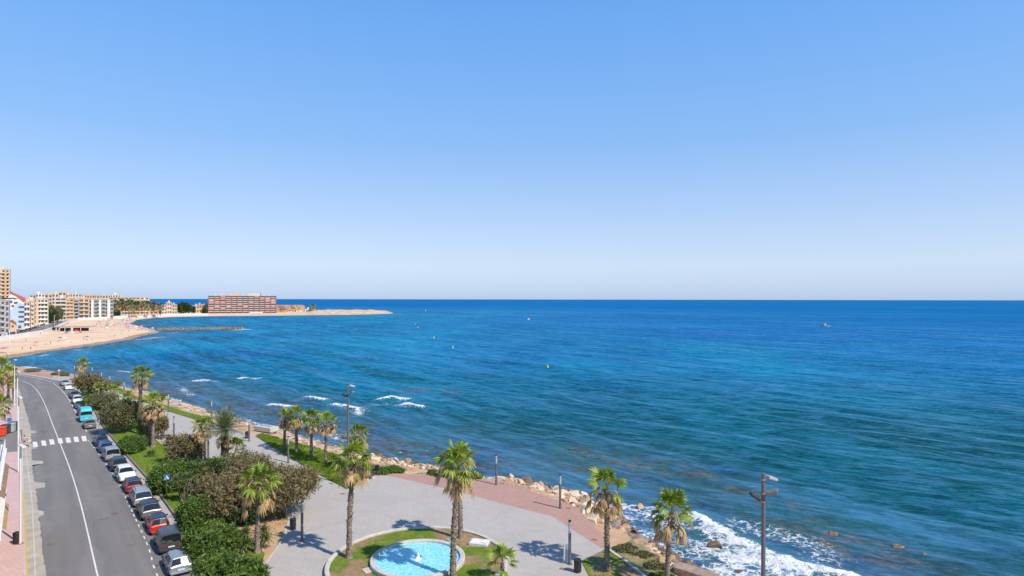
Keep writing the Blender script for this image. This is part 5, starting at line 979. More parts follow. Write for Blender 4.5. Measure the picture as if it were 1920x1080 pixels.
for i in range(5000):
    if placed >= 285: break
    k = rs.randrange(len(seg1) - 1); a, b = Vector(seg1[k]), Vector(seg1[k + 1]); d = (b - a)
    if d.length < .01: continue
    q = a.lerp(b, rs.random()); nrm = Vector((-d.y, d.x)).normalized(); 
    near_w = 1 if q.x > -2 else .75
    t_ = rs.uniform(-1.2, 6.2 * near_w); q2 = q + nrm * t_
    z_, dd = hz(q2.x, q2.y)
    if dd < -1.6: continue
    if abs(dd - abs(t_)) > 4: continue
    if dd < 0: q2 = q - nrm * t_ if hz(*(q - nrm * t_))[1] > 0 else q2
    s_ = rs.uniform(.40, 1.15) if q.x > 0 else rs.uniform(.35, .85)
    if any((q2.x - o[0]) ** 2 + (q2.y - o[1]) ** 2 < (s_ + o[2]) ** 2 * .24 for o in occ): continue
    z_, dd = hz(q2.x, q2.y)
    if dd > 6.6 or (q2.x < -22) : continue
    occ.append((q2.x, q2.y, s_)); placed += 1
    kk = rs.choice([3, 3, 2]) if dd < 1.0 else rs.choice([0, 0, 0, 1, 1, 2] if q2.x < 9 else [0, 1, 1, 2, 2, 1])
    zone = 'in front of the red paving' if q2.x < 8 else 'beside the white surf'
    put_boulder(q2.x, q2.y, s_, kk, ['pale angular boulder of the shore bank ', 'ochre boulder of the shore bank ', 'grey brown boulder of the shore bank ', 'dark wet rock at the waterline '][kk] + zone, 'shore boulders ' + zone)
for px, py, s_, k, lb, fz in [(1198, 953, 1.1, 1, 'ochre block standing in the surf below the first right hand palm', 1.3), (1341, 1024, 1.25, 3, 'dark square rock in the middle of the white surf', .9), (1278, 1018, .7, 3, 'small wet rock in the surf left of the dark square one', .5), (1300, 1019, .45, 3, 'tiny wet rock in the surf', .5), (1246, 1005, .9, 1, 'yellowish rock in the surf behind the palm nearest the sea', .6), (1382, 1072, .9, 3, 'flat brown rock in the foam at the bottom edge', .5), (1300, 1060, 1.7, 3, 'wide flat brown rock shelf at the foot of the boulders', .4),
        (1452, 990, .9, 3, 'small rock breaking the surface right of the floodlight mast', .45), (1563, 1002, 1.9, 3, 'long flat rock breaking the surface right of the mast', .35), (1583, 1030, .9, 3, 'flat rock just below the long one offshore', .3), (1735, 1040, 1.1, 3, 'low rock near the bottom right corner offshore', .4), (1685, 1024, .8, 3, 'small low rock left of the one near the bottom right', .4), (801, 845, .9, 1, 'orange rock breaking the surface left of the twin palms', .45), (815, 847, .6, 1, 'smaller orange rock beside the offshore one', .4), (751, 849, .7, 1, 'flat orange rock in the shallows above the bin', .4), (770, 869, .95, 2, 'big brown boulder on the waterline left of the twin palms', 1.1), (788, 873, .6, 2, 'dark pointed boulder on the waterline left of the twin palms', 1.3), (474, 792, .5, 2, 'lone dark rock in the pale shallows above the concrete block', .8)]:
    x, y = G(px, py, SEA); put_boulder(x, y, s_ * .78, k, lb, None, -.05, fz, SEA)
for i in range(70):                        # stones on the earth strip further left
    px = rs.uniform(330, 740); t_ = (px - 330) / 410; py = np.interp(px, [330, 400, 487, 569, 635, 740], [752, 775, 798, 825, 846, 872]) + rs.uniform(-1.5, 7)
    x, y = G(px, py, -.8); z_, dd = hz(x, y)
    if dd > 0: put_boulder(x, y, rs.uniform(.2, .5), rs.choice([0, 0, 1, 2]), 'small stone on the sandy earth strip between the lawn and the shallows', 'stones on the earth strip', 0)
# people
f_skin = mat('skin', (.55, .33, .22), scale=5, rough=.6)
def skinned(name, pts, edges, m):
    me = bpy.data.meshes.new(name); me.from_pydata([p[:3] for p in pts], edges, []); o = bpy.data.objects.new(name, me); C.objects.link(o)
    o.modifiers.new('s', 'SKIN'); 
    for i, p in enumerate(pts): me.skin_vertices[0].data[i].radius = (p[3], p[4] if len(p) > 4 else p[3])
    me.skin_vertices[0].data[0].use_root = True; o.modifiers.new('u', 'SUBSURF').levels = 1
    dg = bpy.context.evaluated_depsgraph_get(); ev = bpy.data.meshes.new_from_object(o.evaluated_get(dg)); bpy.data.objects.remove(o); ev.name = name; ev.materials.clear(); ev.materials.append(m)
    ev.polygons.foreach_set('use_smooth', [True] * len(ev.polygons)); return ev
def person_meshes(stride=.22, arm=.25, seed=0):
    s = stride
    pts = [(0, 0, .95, .135, .10), (0, 0, 1.12, .12, .09), (0, 0, 1.32, .15, .10), (0, 0, 1.46, .09, .07), (0, .01, 1.54, .05), (0, .03, 1.64, .085, .10), (0, .03, 1.72, .075, .09),
           (.10, 0, .90, .085), (.11, s * .45, .50, .06), (.11, s * .9 - .05, .09, .04), (.11, s * .9 + .10, .03, .035), (-.10, 0, .90, .085), (-.11, -s * .15, .50, .06), (-.11, -s * .95, .10, .04), (-.11, -s * .95 + .14, .03, .035),
           (.20, 0, 1.40, .055), (.25, -arm * .5, 1.14, .04), (.26, -arm * .2, .90, .03), (.26, -arm * .1, .82, .025), (-.20, 0, 1.40, .055), (-.25, arm * .4, 1.14, .04), (-.26, arm * 1.1, .93, .03), (-.26, arm * 1.3, .87, .025)]
    e = [(0, 1), (1, 2), (2, 3), (3, 4), (4, 5), (5, 6), (0, 7), (7, 8), (8, 9), (9, 10), (0, 11), (11, 12), (12, 13), (13, 14), (3, 15), (15, 16), (16, 17), (17, 18), (3, 19), (19, 20), (20, 21), (21, 22)]
    return pts, e
pp, pe = person_meshes(); BODY = skinned('person', pp, pe, f_skin)
def clothes(m, which):
    if which == 'top': P_ = [pp[1], pp[2], pp[3], pp[15], pp[19]]; E_ = [(0, 1), (1, 2), (2, 3), (2, 4)]; q = [(a[0], a[1], a[2], a[3] + .018, (a[4] if len(a) > 4 else a[3]) + .018) for a in P_]
    else: P_ = [pp[0], pp[7], tuple(np.array(pp[7][:4]) * .4 + np.array(pp[8][:4]) * .6), pp[11], tuple(np.array(pp[11][:4]) * .4 + np.array(pp[12][:4]) * .6)]; E_ = [(0, 1), (1, 2), (0, 3), (3, 4)]; q = [(a[0], a[1], a[2], a[3] + .022, (a[4] if len(a) > 4 else a[3]) + .022) for a in P_]
    return skinned('shirt' if which == 'top' else 'shorts', q, E_, m)
m_hair = mat('dark hair', (.05, .03, .02), scale=9, rough=.8); hg = MB(); hg.lathe([(.01, 1.80), (.07, 1.785), (.105, 1.74), (.112, 1.68), (.10, 1.63)], 12, (0, .01, 0)); HAIR = hg.mesh('hair', m_hair, True)
hg = MB(); hg.lathe([(.01, 1.83), (.08, 1.81), (.11, 1.74), (.20, 1.71), (.20, 1.70), (.11, 1.72)], 14, (0, .03, 0)); HAT = hg.mesh('hat', mat('pale straw hat', (.6, .52, .38), scale=6), True)
m_skirt = mat('pale turquoise cloth', (.40, .66, .70), scale=3)
for i, (px, py, yaw, top, low, hat, lb) in enumerate([(46, 838, -80, mat('white red cloth', (.70, .45, .42), scale=3), mat('denim cloth', (.10, .14, .22), scale=3), 0, 'person with dark hair and pale red top, left of the pair at the crosswalk'), (54.5, 837.5, -95, m_skirt, mat('white cloth', (.7, .7, .7), scale=3), 1, 'person in pale turquoise top and light hat, right of the pair at the crosswalk')]):
    x, y = G(px, py, ZR); o = link('person', BODY, None, (x, y, ZR), R(yaw)); tag(o, lb, 'person', 'people at the crosswalk')
    link('shirt', clothes(top, 'top'), o); link('shorts', clothes(low, 'low'), o); link('hat' if hat else 'hair', HAT if hat else HAIR, o)
# corner building at the left edge
cx, cy = G(9, 987, 0); t = empty('restaurant_building', (cx, cy, 0), R(-51.9), 'corner of a white building with brown awnings and terrace railing at the left edge', 'building')
m_wh = mat('white render', (.74, .72, .69), (.62, .60, .57), .8, .85, .01, 6); m_awn = mat('brown awning', (.33, .20, .11), (.24, .14, .08), 1.2, .85); m_och = mat('ochre awning', (.50, .29, .10), (.38, .22, .08), 1.2, .85)
g = MB(); g.box((8, -5.2, 3.8), (15.6, 10, 7.6)); g.build('wall', mat('beige render', (.60, .47, .36), (.50, .38, .29), .8, .9), t)
g = MB(); g.box((.15, -.15, 4.0), (.3, .3, 8.6)); g.box((8, -.05, 3.6), (15.8, .5, .35)); g.box((8, -.05, 7.7), (15.8, .5, .35)); g.build('corner_pillar', m_wh, t)
g = MB(); g.box((8, .05, 8.75), (15.8, .06, .08))
for k in range(40): g.box((.2 + k * .4, .05, 8.3), (.05, .05, .85))
g.build('railing', m_wh, t)
for k, (xx, zz, mm) in enumerate([(3.2, 6.6, m_awn), (7.6, 6.6, m_awn), (3.2, 2.7, m_och), (7.6, 2.7, m_och), (12, 6.6, m_awn)]):
    g = MB(); g.box((xx, .08, zz), (4.0, .8, .06), rx=-.75); g.build('awning', mm, t)
for k in range(3):
    for zz in (1.4, 5.2): g = MB(); g.box((3 + k * 4.3, -.16, zz), (2.4, .10, 1.9)); g.build('window', m_glass, t)
# ------------------------------------------------------------------ town across the bay
def fm(name, c, c2=None, s=.25): return mat(name, c, c2 or tuple(x * .88 for x in c), s, .9)
m_cream = fm('cream render', (.66, .56, .44)); m_beige = fm('beige render', (.56, .46, .36)); m_peach = fm('peach render', (.66, .44, .28)); m_ora = fm('orange render', (.62, .34, .15)); m_wht = fm('white render far', (.74, .71, .67)); m_lbl = fm('pale blue render', (.46, .56, .74)); m_gryr = fm('grey render', (.42, .41, .40)); m_redr = fm('red roof', (.42, .075, .05), (.50, .13, .07)); m_tile = fm('terracotta roof', (.52, .23, .12), (.42, .17, .09), 1.0); m_win = mat('window glass far', (.09, .10, .12), (.15, .16, .17), .6, .2); m_shut = fm('shutters', (.34, .27, .21)); m_awb = fm('blue awning', (.06, .18, .45)); m_awg = fm('green awning', (.05, .28, .22)); m_pav = mat('flat roof', (.48, .42, .36), (.38, .33, .28), .3, .9); m_dk = mat('dark opening', (.045, .04, .04), scale=1)  # m_win glass paled in colour to stand in for haze over the bay
UNIT = {}
def ubox(m):
    if m.name not in UNIT: g = MB(); g.box((0, 0, 0), (1, 1, 1)); UNIT[m.name] = g.mesh('block', m)
    return UNIT[m.name]
def ub(name, m, par, c, s): 
    o = link(name, ubox(m), par, c); o.scale = s; return o
def building(px0, Y0, px1, Y1, ytop, label, wall, floors, bays, cat='apartment block', depth=16, trim=None, balc='full', win=m_win, awn=None, zb=-.5, roofm=None, name='apartment_building', group='apartment blocks behind the beach', wfrac=.62, strip=None, top=True, rs_=0):
    A = Vector(V(px0, Y0)); th_ = math.atan2((px0 + px1) / 2 - 960, F) * -.93; dd_ = Vector((math.cos(th_), math.sin(th_))); u_ = (px1 - 960) / F; s_h = (u_ * A.y - A.x) / (dd_.x - u_ * dd_.y); B = A + dd_ * s_h; d = (B - A); L = d.length; yaw = math.atan2(d.y, d.x); zt = ZT((px0 + px1) / 2, ytop, (A.y + B.y) / 2)
    t = empty(name, (A.x, A.y, zb), yaw, label, cat, group); Hh = zt - zb; trim = trim or m_wht; rs = random.Random(int(px0 * 3 + rs_))
    ub('wall', wall, t, (L / 2, depth / 2, Hh / 2), (L, depth, Hh)); ub('roof', roofm or m_pav, t, (L / 2, depth / 2, Hh + .1), (L + .3, depth + .3, .3))
    if top: ub('stair_tower', wall, t, (L * rs.uniform(.3, .7), depth * .5, Hh + 1.3), (max(2.5, L * .14), 4, 2.4))
    fh = (Hh - .6) / floors; bw = L / bays
    for f in range(floors):
        z0 = .3 + f * fh
        for b in range(bays):
            x = bw * (b + .5); ub('window', win, t, (x, -.04, z0 + fh * .55), (bw * wfrac, .14, fh * .62))
            if balc == 'each' or (balc == 'alt' and b % 2): ub('balcony', trim, t, (x, -.75, z0 + fh * .18), (bw * .86, 1.4, fh * .36))
            if awn and rs.random() < awn[1]: ub('awning', rs.choice(awn[0]), t, (x, -.8, z0 + fh * .80), (bw * .8, 1.5, .25))
        if balc == 'full': ub('balcony', trim, t, (L / 2, -.7, z0 + fh * .16), (L * .97, 1.4, fh * .34))
    if strip:
        for (u0, u1, mm) in strip: ub('facade_panel', mm, t, (L * (u0 + u1) / 2, -.8, Hh / 2), (L * (u1 - u0), 1.7, Hh * .99))
    for k in range(2): # side openings seen at an angle
        for f in range(1, floors): ub('side_window', win, t, (L + .02, depth * (.3 + .35 * k), .3 + f * fh + fh * .55), (.1, 1.6, fh * .45))
    return t
Bd = building
Bd(-14, 520, 18, 520, 505, 'tall beige and orange tower block at the left edge', m_cream, 15, 4, 'tower block', 18, m_beige, 'each', strip=[(.70, .82, m_ora)], wfrac=.5)
Bd(-40, 395, 17.5, 415, 563, 'grey apartment block with blue awnings on its roof terrace at the left edge', m_gryr, 6, 7, depth=13, trim=m_gryr, awn=([m_awb, m_gryr, m_wht], .3), balc='alt')
x, y = V(9, 404); t = empty('roof_awning', (x, y, ZT(9, 563, 405)), .25, 'blue awnings over the roof terrace of the grey block at the left edge', 'awning'); g = MB(); g.box((0, 4, 1.2), (9, 6, .2), rx=-.12); g.build('canvas', m_awb, t); g = MB()
for a in (-4, 4): g.cyl((a, 1.5, 0), (a, 1.5, 1.1), .08, n=6); g.cyl((a, 6.5, 0), (a, 6.5, 1.2), .08, n=6)
g.build('post', m_wht, t)
def gable(name, pxs, Y, depth, label, wall, roofm=None, rz_=0, cat='house', zb=-.5, winpos=(), group='houses behind the beach', slab=None):
    A = Vector(V(pxs[0][0], Y)); th_ = math.atan2(sum(q[0] for q in pxs) / len(pxs) - 960, F) * -.95; dd_ = Vector((math.cos(th_), math.sin(th_)))
    def loc_(px, py): u_ = (px - 960) / F; s_h = (u_ * A.y - A.x) / (dd_.x - u_ * dd_.y); q = A + dd_ * s_h; return s_h, ZT(px, py, q.y) - zb
    P0 = [loc_(px, py) for px, py in pxs]; t = empty(name, (A.x, A.y, zb), th_, label, cat, group)
    v = [(x, 0, z) for x, z in P0] + [(x, depth, z) for x, z in P0]; n = len(P0); g = MB()
    g.add(v, [tuple(range(n)), tuple(reversed(range(n, 2 * n)))] + [((i + 1) % n, i, n + i, n + (i + 1) % n) for i in range(n)]); me = g.mesh('wall', wall); bm = bmesh.new(); bm.from_mesh(me); bmesh.ops.recalc_face_normals(bm, faces=bm.faces); bm.to_mesh(me); bm.free(); link('wall', me, t)
    if roofm and slab:
        for (i, j) in slab:
            a, b = v[i], v[j]; g = MB(); q = [(a[0], -.8, a[2] + .15), (b[0], -.8, b[2] + .15), (b[0], depth + .5, b[2] + .15), (a[0], depth + .5, a[2] + .15)]; g.add(q + [(p[0], p[1], p[2] - .5) for p in q], [(0, 1, 2, 3), (7, 6, 5, 4), (0, 4, 5, 1), (1, 5, 6, 2), (2, 6, 7, 3), (3, 7, 4, 0)]); g.build('roof', roofm, t)
    for (px, py, w_, h_) in winpos: q = loc_(px, py); ub('window', m_win, t, (q[0], -.05, q[1]), (w_, .2, h_))
    return t
t = gable('sloped_roof_building', [(12, 622), (12, 561), (19, 552), (28, 556), (56, 577), (56, 615)], 480, 20, 'white building whose red roof slopes down to the right below the tower', m_wht, cat='building', winpos=[(20, 566, 2, 2), (30, 568, 2.5, 1.6), (40, 578, 2, 1.6), (24, 574, 1.6, 1.6), (50, 586, 2, 1.6), (52, 595, 2, 1.6)])
g = MB(); Mi = (Matrix.Translation(t.location) @ Matrix.Rotation(t.rotation_euler.z, 4, 'Z')).inverted(); A_ = [(*V(px, YY), ZT(px, py, YY)) for px, py, YY in [(17, 545, 508), (54.5, 562, 522), (56, 576, 503), (27, 560, 482)]]
q = [tuple(Mi @ Vector(a)) for a in A_]; g.add(q + [(p[0], p[1] + .3, p[2] - .6) for p in q], [(3, 2, 1, 0), (4, 5, 6, 7), (0, 1, 5, 4), (1, 2, 6, 5), (2, 3, 7, 6), (3, 0, 4, 7)]); g.build('roof', m_redr, t)
gable('pale_blue_building', [(18, 617), (18, 584), (33, 568), (45, 571), (45, 616)], 440, 12, 'pale blue building with a blank sloping gable wall above the beach road', m_lbl, cat='building', winpos=[(38, 576, 2, 1.3), (43, 576, 1.6, 1.3), (38, 585, 2, 1.3), (43, 585, 1.6, 1.3), (38, 594, 2, 1.3), (43, 594, 1.6, 1.3), (38, 603, 2, 1.3), (43, 603, 1.6, 1.3), (37, 613, 2, 2)])
gable('orange_roofed_house', [(17, 622), (17, 603), (22, 600), (30, 606), (30, 620)], 415, 9, 'low house with orange roof between the grey block and the pale blue wall', m_peach, m_tile, cat='house', winpos=[(24, 612, 1.2, 1.2)], slab=[(1, 2), (2, 3)])
Bd(45, 478, 56, 492, 566, 'narrow beige block with shaded balconies right of the pale blue wall', m_beige, 5, 2, trim=m_wht, balc='full'); Bd(55, 500, 64, 510, 563, 'slim cream block between the narrow beige one and the orange striped one', m_cream, 6, 2, trim=m_cream, balc='each', win=m_shut)
Bd(63, 552, 90, 566, 561, 'cream block with a vertical orange stripe beside the dark trees', m_cream, 6, 4, trim=m_wht, strip=[(.16, .34, m_peach)], wfrac=.7)
Bd(104, 640, 124, 655, 558, 'wide balconied block with long dark windows right of the dark trees', m_wht, 6, 2, trim=m_cream, wfrac=.9, depth=18); Bd(124.3, 656, 138, 662, 560, 'peach coloured balconied block adjoining the wide white one', m_peach, 6, 2, trim=m_peach, awn=([m_ora, m_awg], .25), win=m_shut, depth=18)
Bd(138.5, 672, 147.5, 678, 562, 'narrow grey blue block with a bright blue awning at its top', m_gryr, 6, 1, trim=m_gryr, awn=([m_awb, m_awg], .6), wfrac=.8)
Bd(148, 690, 167, 700, 560, 'pinkish cream block with five rows of shaded balconies', m_cream, 5, 2, trim=m_peach, roofm=m_tile, wfrac=.72)
Bd(167.5, 705, 212, 745, 562, 'modern grey block with alternating white panels and dark glass', m_gryr, 5, 9, trim=m_gryr, balc='alt', win=m_win, strip=[(.08, .18, m_wht), (.40, .50, m_wht), (.76, .87, m_wht)], wfrac=.85, depth=20)
Bd(205, 850, 262, 872, 557.5, 'long beige block with dark loggias above the palm grove', m_beige, 6, 8, trim=m_cream, wfrac=.8, depth=20, balc='each'); Bd(262.5, 873, 280, 880, 557.5, 'short beige end of the long block, beside the sea horizon', m_cream, 6, 2, trim=m_cream, wfrac=.55, depth=16, top=False)
bk = 'roofs of the town behind the first row'
for a, Ya, b, yt, lb, mm in [(56, 760, 67, 553, 'grey rooftop block with antennas right of the red roof', m_gryr), (66, 780, 84, 551, 'cream rooftop block behind the orange striped one', m_wht), (84, 800, 98, 552, 'beige block just behind the dark trees', m_beige), (97, 820, 110, 551, 'pale block with arched top behind the white balconied one', m_cream), (110, 840, 124, 548, 'peach topped block standing highest in the back row', m_peach), (124, 860, 132, 552, 'small cream roof left of the wide back block', m_cream), (130, 880, 153, 551, 'wide pale pink block in the back row', m_cream), (152, 900, 178, 553.5, 'low back row block with orange roof edge', m_peach), (176, 920, 208, 554, 'long cream back row block above the modern grey one', m_beige), (206, 940, 226, 552.5, 'cream block with white tank where the back row ends', m_wht)]:
    Bd(a, Ya, b, Ya + 10, yt, lb, mm, 6, max(2, int((b - a) / 5)), depth=14, trim=mm, balc='none', group=bk, zb=0)
for a, Ya, b, yt, lb, mm, fl_ in [(303, 900, 312, 571, 'domed cream house right of the palm grove', m_cream, 3), (311, 910, 322, 567, 'cream villa with stepped roof between the grove and the dark trees', m_cream, 3), (320, 915, 332, 571, 'lower cream villa touching the dark trees', m_beige, 3), (360, 965, 372, 573, 'cream villa with orange roof left of the brick coloured hotel', m_cream, 2), (371, 975, 381, 571, 'yellowish villa near the left end of the brick coloured hotel', m_peach, 2), (380, 985, 391.5, 570, 'yellowish villa touching the left end of the brick coloured hotel', m_cream, 2), (281, 900, 303, 577, 'low house row behind the right end of the palm grove', m_peach, 2)]:
    Bd(a, Ya, b, Ya + 4, yt, lb, mm, fl_, 3, 'villa', 10, mm, 'none', group='villas by the bay', roofm=m_tile, top=(b - a) > 9)
x, y = V(292, 885); g = MB(); g.lathe([(4.2, 0), (4.0, 1.5), (3.0, 3.0), (1.5, 3.8), (.02, 4.1)], 20); t = empty('dome_roof', (x, y, ZT(292, 577, 885)), 0, 'pale dome on the low house row against the sea', 'dome'); g.build('dome', m_wht, t, True)
# brick coloured hotel on the water
Yh = 995; t = empty('waterfront_hotel', (*V(391, Yh - 30), -1.2), R(22), 'long brick coloured hotel of twelve bays and eight floors at the water', 'hotel'); A_ = Vector(V(391, Yh - 30)); dd_ = Vector((math.cos(R(22)), math.sin(R(22)))); u_ = (517.5 - 960) / F; L = (u_ * A_.y - A_.x) / (dd_.x - u_ * dd_.y); zt = ZT(454, 555, Yh) + 1.2
m_hb = fm('hotel brown', (.42, .32, .29), (.34, .26, .24), .4); m_hc = fm('hotel column', (.22, .165, .19)); m_hp = fm('hotel parapet', (.52, .42, .38), (.44, .36, .33), .4); m_ho = fm('orange awning', (.72, .26, .10)); m_hr = fm('salmon awning', (.66, .24, .20)); m_hk = fm('pinkish parapet', (.64, .38, .35))
ub('wall', m_hb, t, (L / 2, 11, zt / 2), (L, 20, zt)); fh = (zt - 3.6) / 8; bw = L / 12; rs = random.Random(8)
hot = {(0, 5): m_hk, (0, 4): m_hr, (0, 1): m_ho, (1, 4): m_hr, (2, 7): m_hr, (2, 6): m_ho, (2, 4): m_hr, (2, 1): m_ho, (5, 3): m_ho, (6, 2): m_hk, (9, 6): m_hr, (10, 6): m_hk, (10, 5): m_hk, (10, 2): m_hr, (11, 2): m_hr, (11, 4): m_hk, (11, 5): m_hk, (1, 2): m_hk, (3, 2): m_hk, (8, 7): m_hb, (7, 4): m_hr}
for b in range(12):
    for f in range(8):
        z0 = 3.2 + f * fh; x = bw * (b + .5); mm = hot.get((b, f)); ub('window', m_shut if rs.random() < .65 else m_win, t, (x, .95, z0 + fh * .66), (bw * .82, .2, fh * .55))
        ub('balcony', m_hp if rs.random() < .72 else m_hk, t, (x, .3, z0 + fh * .22), (bw * .84, 1.5, fh * .42))
        if mm: ub('awning', mm, t, (x, -.4, z0 + fh * .62), (bw * .80, 1.2, fh * .55))
for b in range(13): ub('column', m_hc, t, (bw * b, .2, zt / 2 + .6), (1.3, 2.6, zt - 1.0))
for f in range(9): ub('floor_slab', m_hb, t, (L / 2, .2, 3.2 + f * fh), (L, 1.8, .35))
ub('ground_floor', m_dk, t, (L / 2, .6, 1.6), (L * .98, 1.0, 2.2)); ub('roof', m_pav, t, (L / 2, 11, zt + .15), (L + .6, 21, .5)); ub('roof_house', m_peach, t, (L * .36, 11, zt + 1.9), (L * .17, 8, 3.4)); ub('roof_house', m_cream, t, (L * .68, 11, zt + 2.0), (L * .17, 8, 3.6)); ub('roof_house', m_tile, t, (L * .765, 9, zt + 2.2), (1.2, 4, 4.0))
for u in (.10, .18, .32, .50, .58, .82, .90): ub('chimney', m_wht, t, (L * u, 5, zt + 1.5), (1.0, 1.0, 2.7))
for u in (.31, .345): ub('antenna', m_galv, t, (L * u, 11, zt + 5), (.35, .35, 3.6))
ub('sea_terrace', m_beige, t, (L / 2, -7, .6), (L, 13, 1.6)); ub('terrace_canopy', m_wht, t, (L * .16, -5, 3.6), (L * .32, 5, .3)); ub('terrace_canopy', m_wht, t, (L * .70, -5, 2.0), (L * .2, 4, 1.4))
# rocky point
t = empty('rock_plateau', (*V(541, 1035), 0), 0, 'flat topped orange rock plateau right of the hotel', 'rock outcrop'); rsn = np.random.RandomState(3); g = MB(); n = 40; rings = []
for k, (sc_k, z) in enumerate([(1.12, -1), (1.04, 3), (1.02, 7), (.97, 9.5), (.93, 11.2), (.80, 12.2), (.0, 12.4)]):
    rings.append([(26 * sc_k * math.copysign(abs(math.cos(6.28319 * i / n)) ** .6, math.cos(6.28319 * i / n)) * (1 + .06 * math.sin(i * 1.3 + k)), 15 * sc_k * math.copysign(abs(math.sin(6.28319 * i / n)) ** .6, math.sin(6.28319 * i / n)) * (1 + .10 * math.sin(i * 2.1 + k * .7)), z + .5 * math.sin(i * .9) * (k > 2)) for i in range(n)])
g.add([p for r_ in rings for p in r_], [(k * n + i, k * n + (i + 1) % n, (k + 1) * n + (i + 1) % n, (k + 1) * n + i) for k in range(6) for i in range(n)])
g.build('rock', mat('orange rock', (.52, .31, .19), (.30, .16, .09), .25, .95, .8, .5, detail=8), t)
Bd(541, 1000, 556, 1001, 580, 'low house with orange roof and dark windows in front of the rock plateau', m_peach, 1, 3, 'house', 8, m_wht, 'none', group='low houses on the rocky point', roofm=m_tile, top=False, zb=-.5); Bd(528, 1000, 540, 1001, 583, 'low beige shed beside the orange roofed house on the point', m_beige, 1, 2, 'shed', 7, m_wht, 'none', group='low houses on the rocky point', top=False, zb=-.5)
Bd(555, 1003, 573, 1004, 582.5, 'low white house in the middle of the rocky point', m_wht, 1, 2, 'house', 8, m_wht, 'none', group='low houses on the rocky point', top=False, zb=-.5, wfrac=.3); Bd(572, 1005, 590, 1006, 579.5, 'taller white house with roof room on the rocky point', m_wht, 1, 3, 'house', 8, m_wht, 'none', group='low houses on the rocky point', top=True, zb=-.5, wfrac=.3)
tv = 'trees beyond the bay'
x, y = V(587, 1000); t = empty('fan_palm', (x, y, 0), 0, 'lone palm beside the white houses on the rocky point', 'palm tree'); g = MB(); g.cyl((0, 0, 0), (0, 0, 10), .5, .4, 8); g.build('trunk', m_bark, t); link('crown', CROWNS[0][0], t, (0, 0, 10), 0, 3.2); link('dry_skirt', CROWNS[0][1], t, (0, 0, 9.6), 1, 2.8)
rs = random.Random(4); TG = 'palms of the grove by the bay'; GC = [c[0].copy() for c in CROWNS]; [(c.materials.clear(), c.materials.append(f_date if k_ % 2 else f_grey)) for k_, c in enumerate(GC)]; g = MB(); g.cyl((0, 0, 0), (0, 0, 1), .40, .32, 8); TRK = g.mesh('trunk', m_bark)
for i, (px, ht) in enumerate([(216, 19), (222, 17), (229, 20), (235, 18), (241, 20), (247, 19), (253, 17), (259, 16), (265, 15), (271, 18), (277, 17), (283, 16), (289, 15), (295, 16), (301, 15), (225, 15), (244, 16), (250, 15)]):
    Yp = rs.uniform(770, 830); x, y = V(px, Yp); t = empty('grove_palm', (x, y, 0), 0, ['palm of the grove in front of the long beige block', 'palm of the grove right of the long beige block'][px > 262], 'palm tree', TG); o = link('trunk', TRK, t); o.scale = (1, 1, ht * .86)
    link('crown', GC[i % 5], t, (0, 0, ht * .84), rs.uniform(0, 6), 3.3); link('dry_skirt', CROWNS[i % 5][1], t, (0, 0, ht * .82), rs.uniform(0, 6), 3.0)
FC = leaf_cloud(lobes_of(5.5, 5, 13, 9, 31, 2.0), 2600, 1.1, 31, f_grey, lump=.3); FD = leaf_cloud(lobes_of(5.5, 5, 12, 9, 32, 1.0), 2600, 1.1, 32, f_dark, lump=.3)
for px, Yp, s_, me_, lb in [(95, 585, 1.15, FC, 'tall feathery tree left of the wide balconied block'), (102, 590, 1.05, FC, 'tall reddish green tree in the middle of the dark clump'), (108, 600, .95, FC, 'tree leaning to the right of the dark clump by the road'), (98, 575, .75, FD, 'darker lower tree at the foot of the tall clump'), (337, 935, 1.15, FD, 'dark round tree left of the villas'), (345, 945, 1.3, FD, 'tallest dark tree between the two villa groups'), (353, 940, 1.05, FD, 'dark tree right of the tallest one'), (361, 950, .85, FD, 'low dark tree in front of the orange roofed villa'), (384, 940, .6, FD, 'dark bush at the left foot of the hotel'), (213, 760, .6, FD, 'dark clipped tree right of the modern grey block'), (221, 768, .55, FD, 'dark shrub left below the palm grove')]:
    x, y = V(px, Yp); t = empty('tree', (x, y, 0), rs.uniform(0, 6), lb, 'tree', tv); t.scale = (s_, s_, s_ * 1.05); link('foliage', me_, t); g = MB(); g.cyl((0, 0, -.3), (0, 0, 4), .35, .25, 7); g.build('trunk', m_wood, t)
x, y = G(104, 620, -.6); t = empty('bush', (x, y, -.6), 0, 'single green bush on the sand beside the beach bar', 'bush'); t.scale = (.42, .42, .22); link('foliage', leaf_cloud(lobes_of(5.5, 5, 12, 9, 33, 1.0), 1500, 1.1, 33, f_green), t)
# white beach wall
m_bw = fm('white wall', (.78, .76, .73)); wallp = [G(a, b, -.5) for a, b in [(-60, 648), (0, 639), (53, 631), (80, 626), (108, 616), (128, 606), (147, 600.5), (192, 598.5), (225, 596), (245, 594.5)]]; wall2 = [G(a, b, -.5) for a, b in [(258, 594.5), (283, 593), (317, 591), (350, 590.2), (390, 590)]]
g = MB(); g.ribbon(wallp, .25, -2.2, 2.0, -.25); o = g.build('beach_wall', m_bw); tag(o, 'long white wall between the sand and the beach road', 'wall'); g = MB(); g.ribbon(wall2, .25, -2.2, 1.2, -.25); tag(g.build('beach_wall', m_bw), 'white wall at the head of the inner bay by the palm grove', 'wall')
g = MB(); rd = [(p[0] - 10.5, p[1] + 5) for p in wallp]; g.ribbon(rd, 6.5, -.6, -.20, -6.5); tag(g.build('beach_road', m_asph), kind='structure')
m_k1 = paint('far white', (.75, .75, .75)); cols = [(m_k1, 'white'), (pdb, 'dark blue'), (psil, 'silver'), (pdk, 'black'), (pbl, 'blue'), (pdr, 'dark red'), (pgm, 'grey')]; pr = dens(wallp, 8); dist = 0; last = Vector(pr[0]); cnt = 0
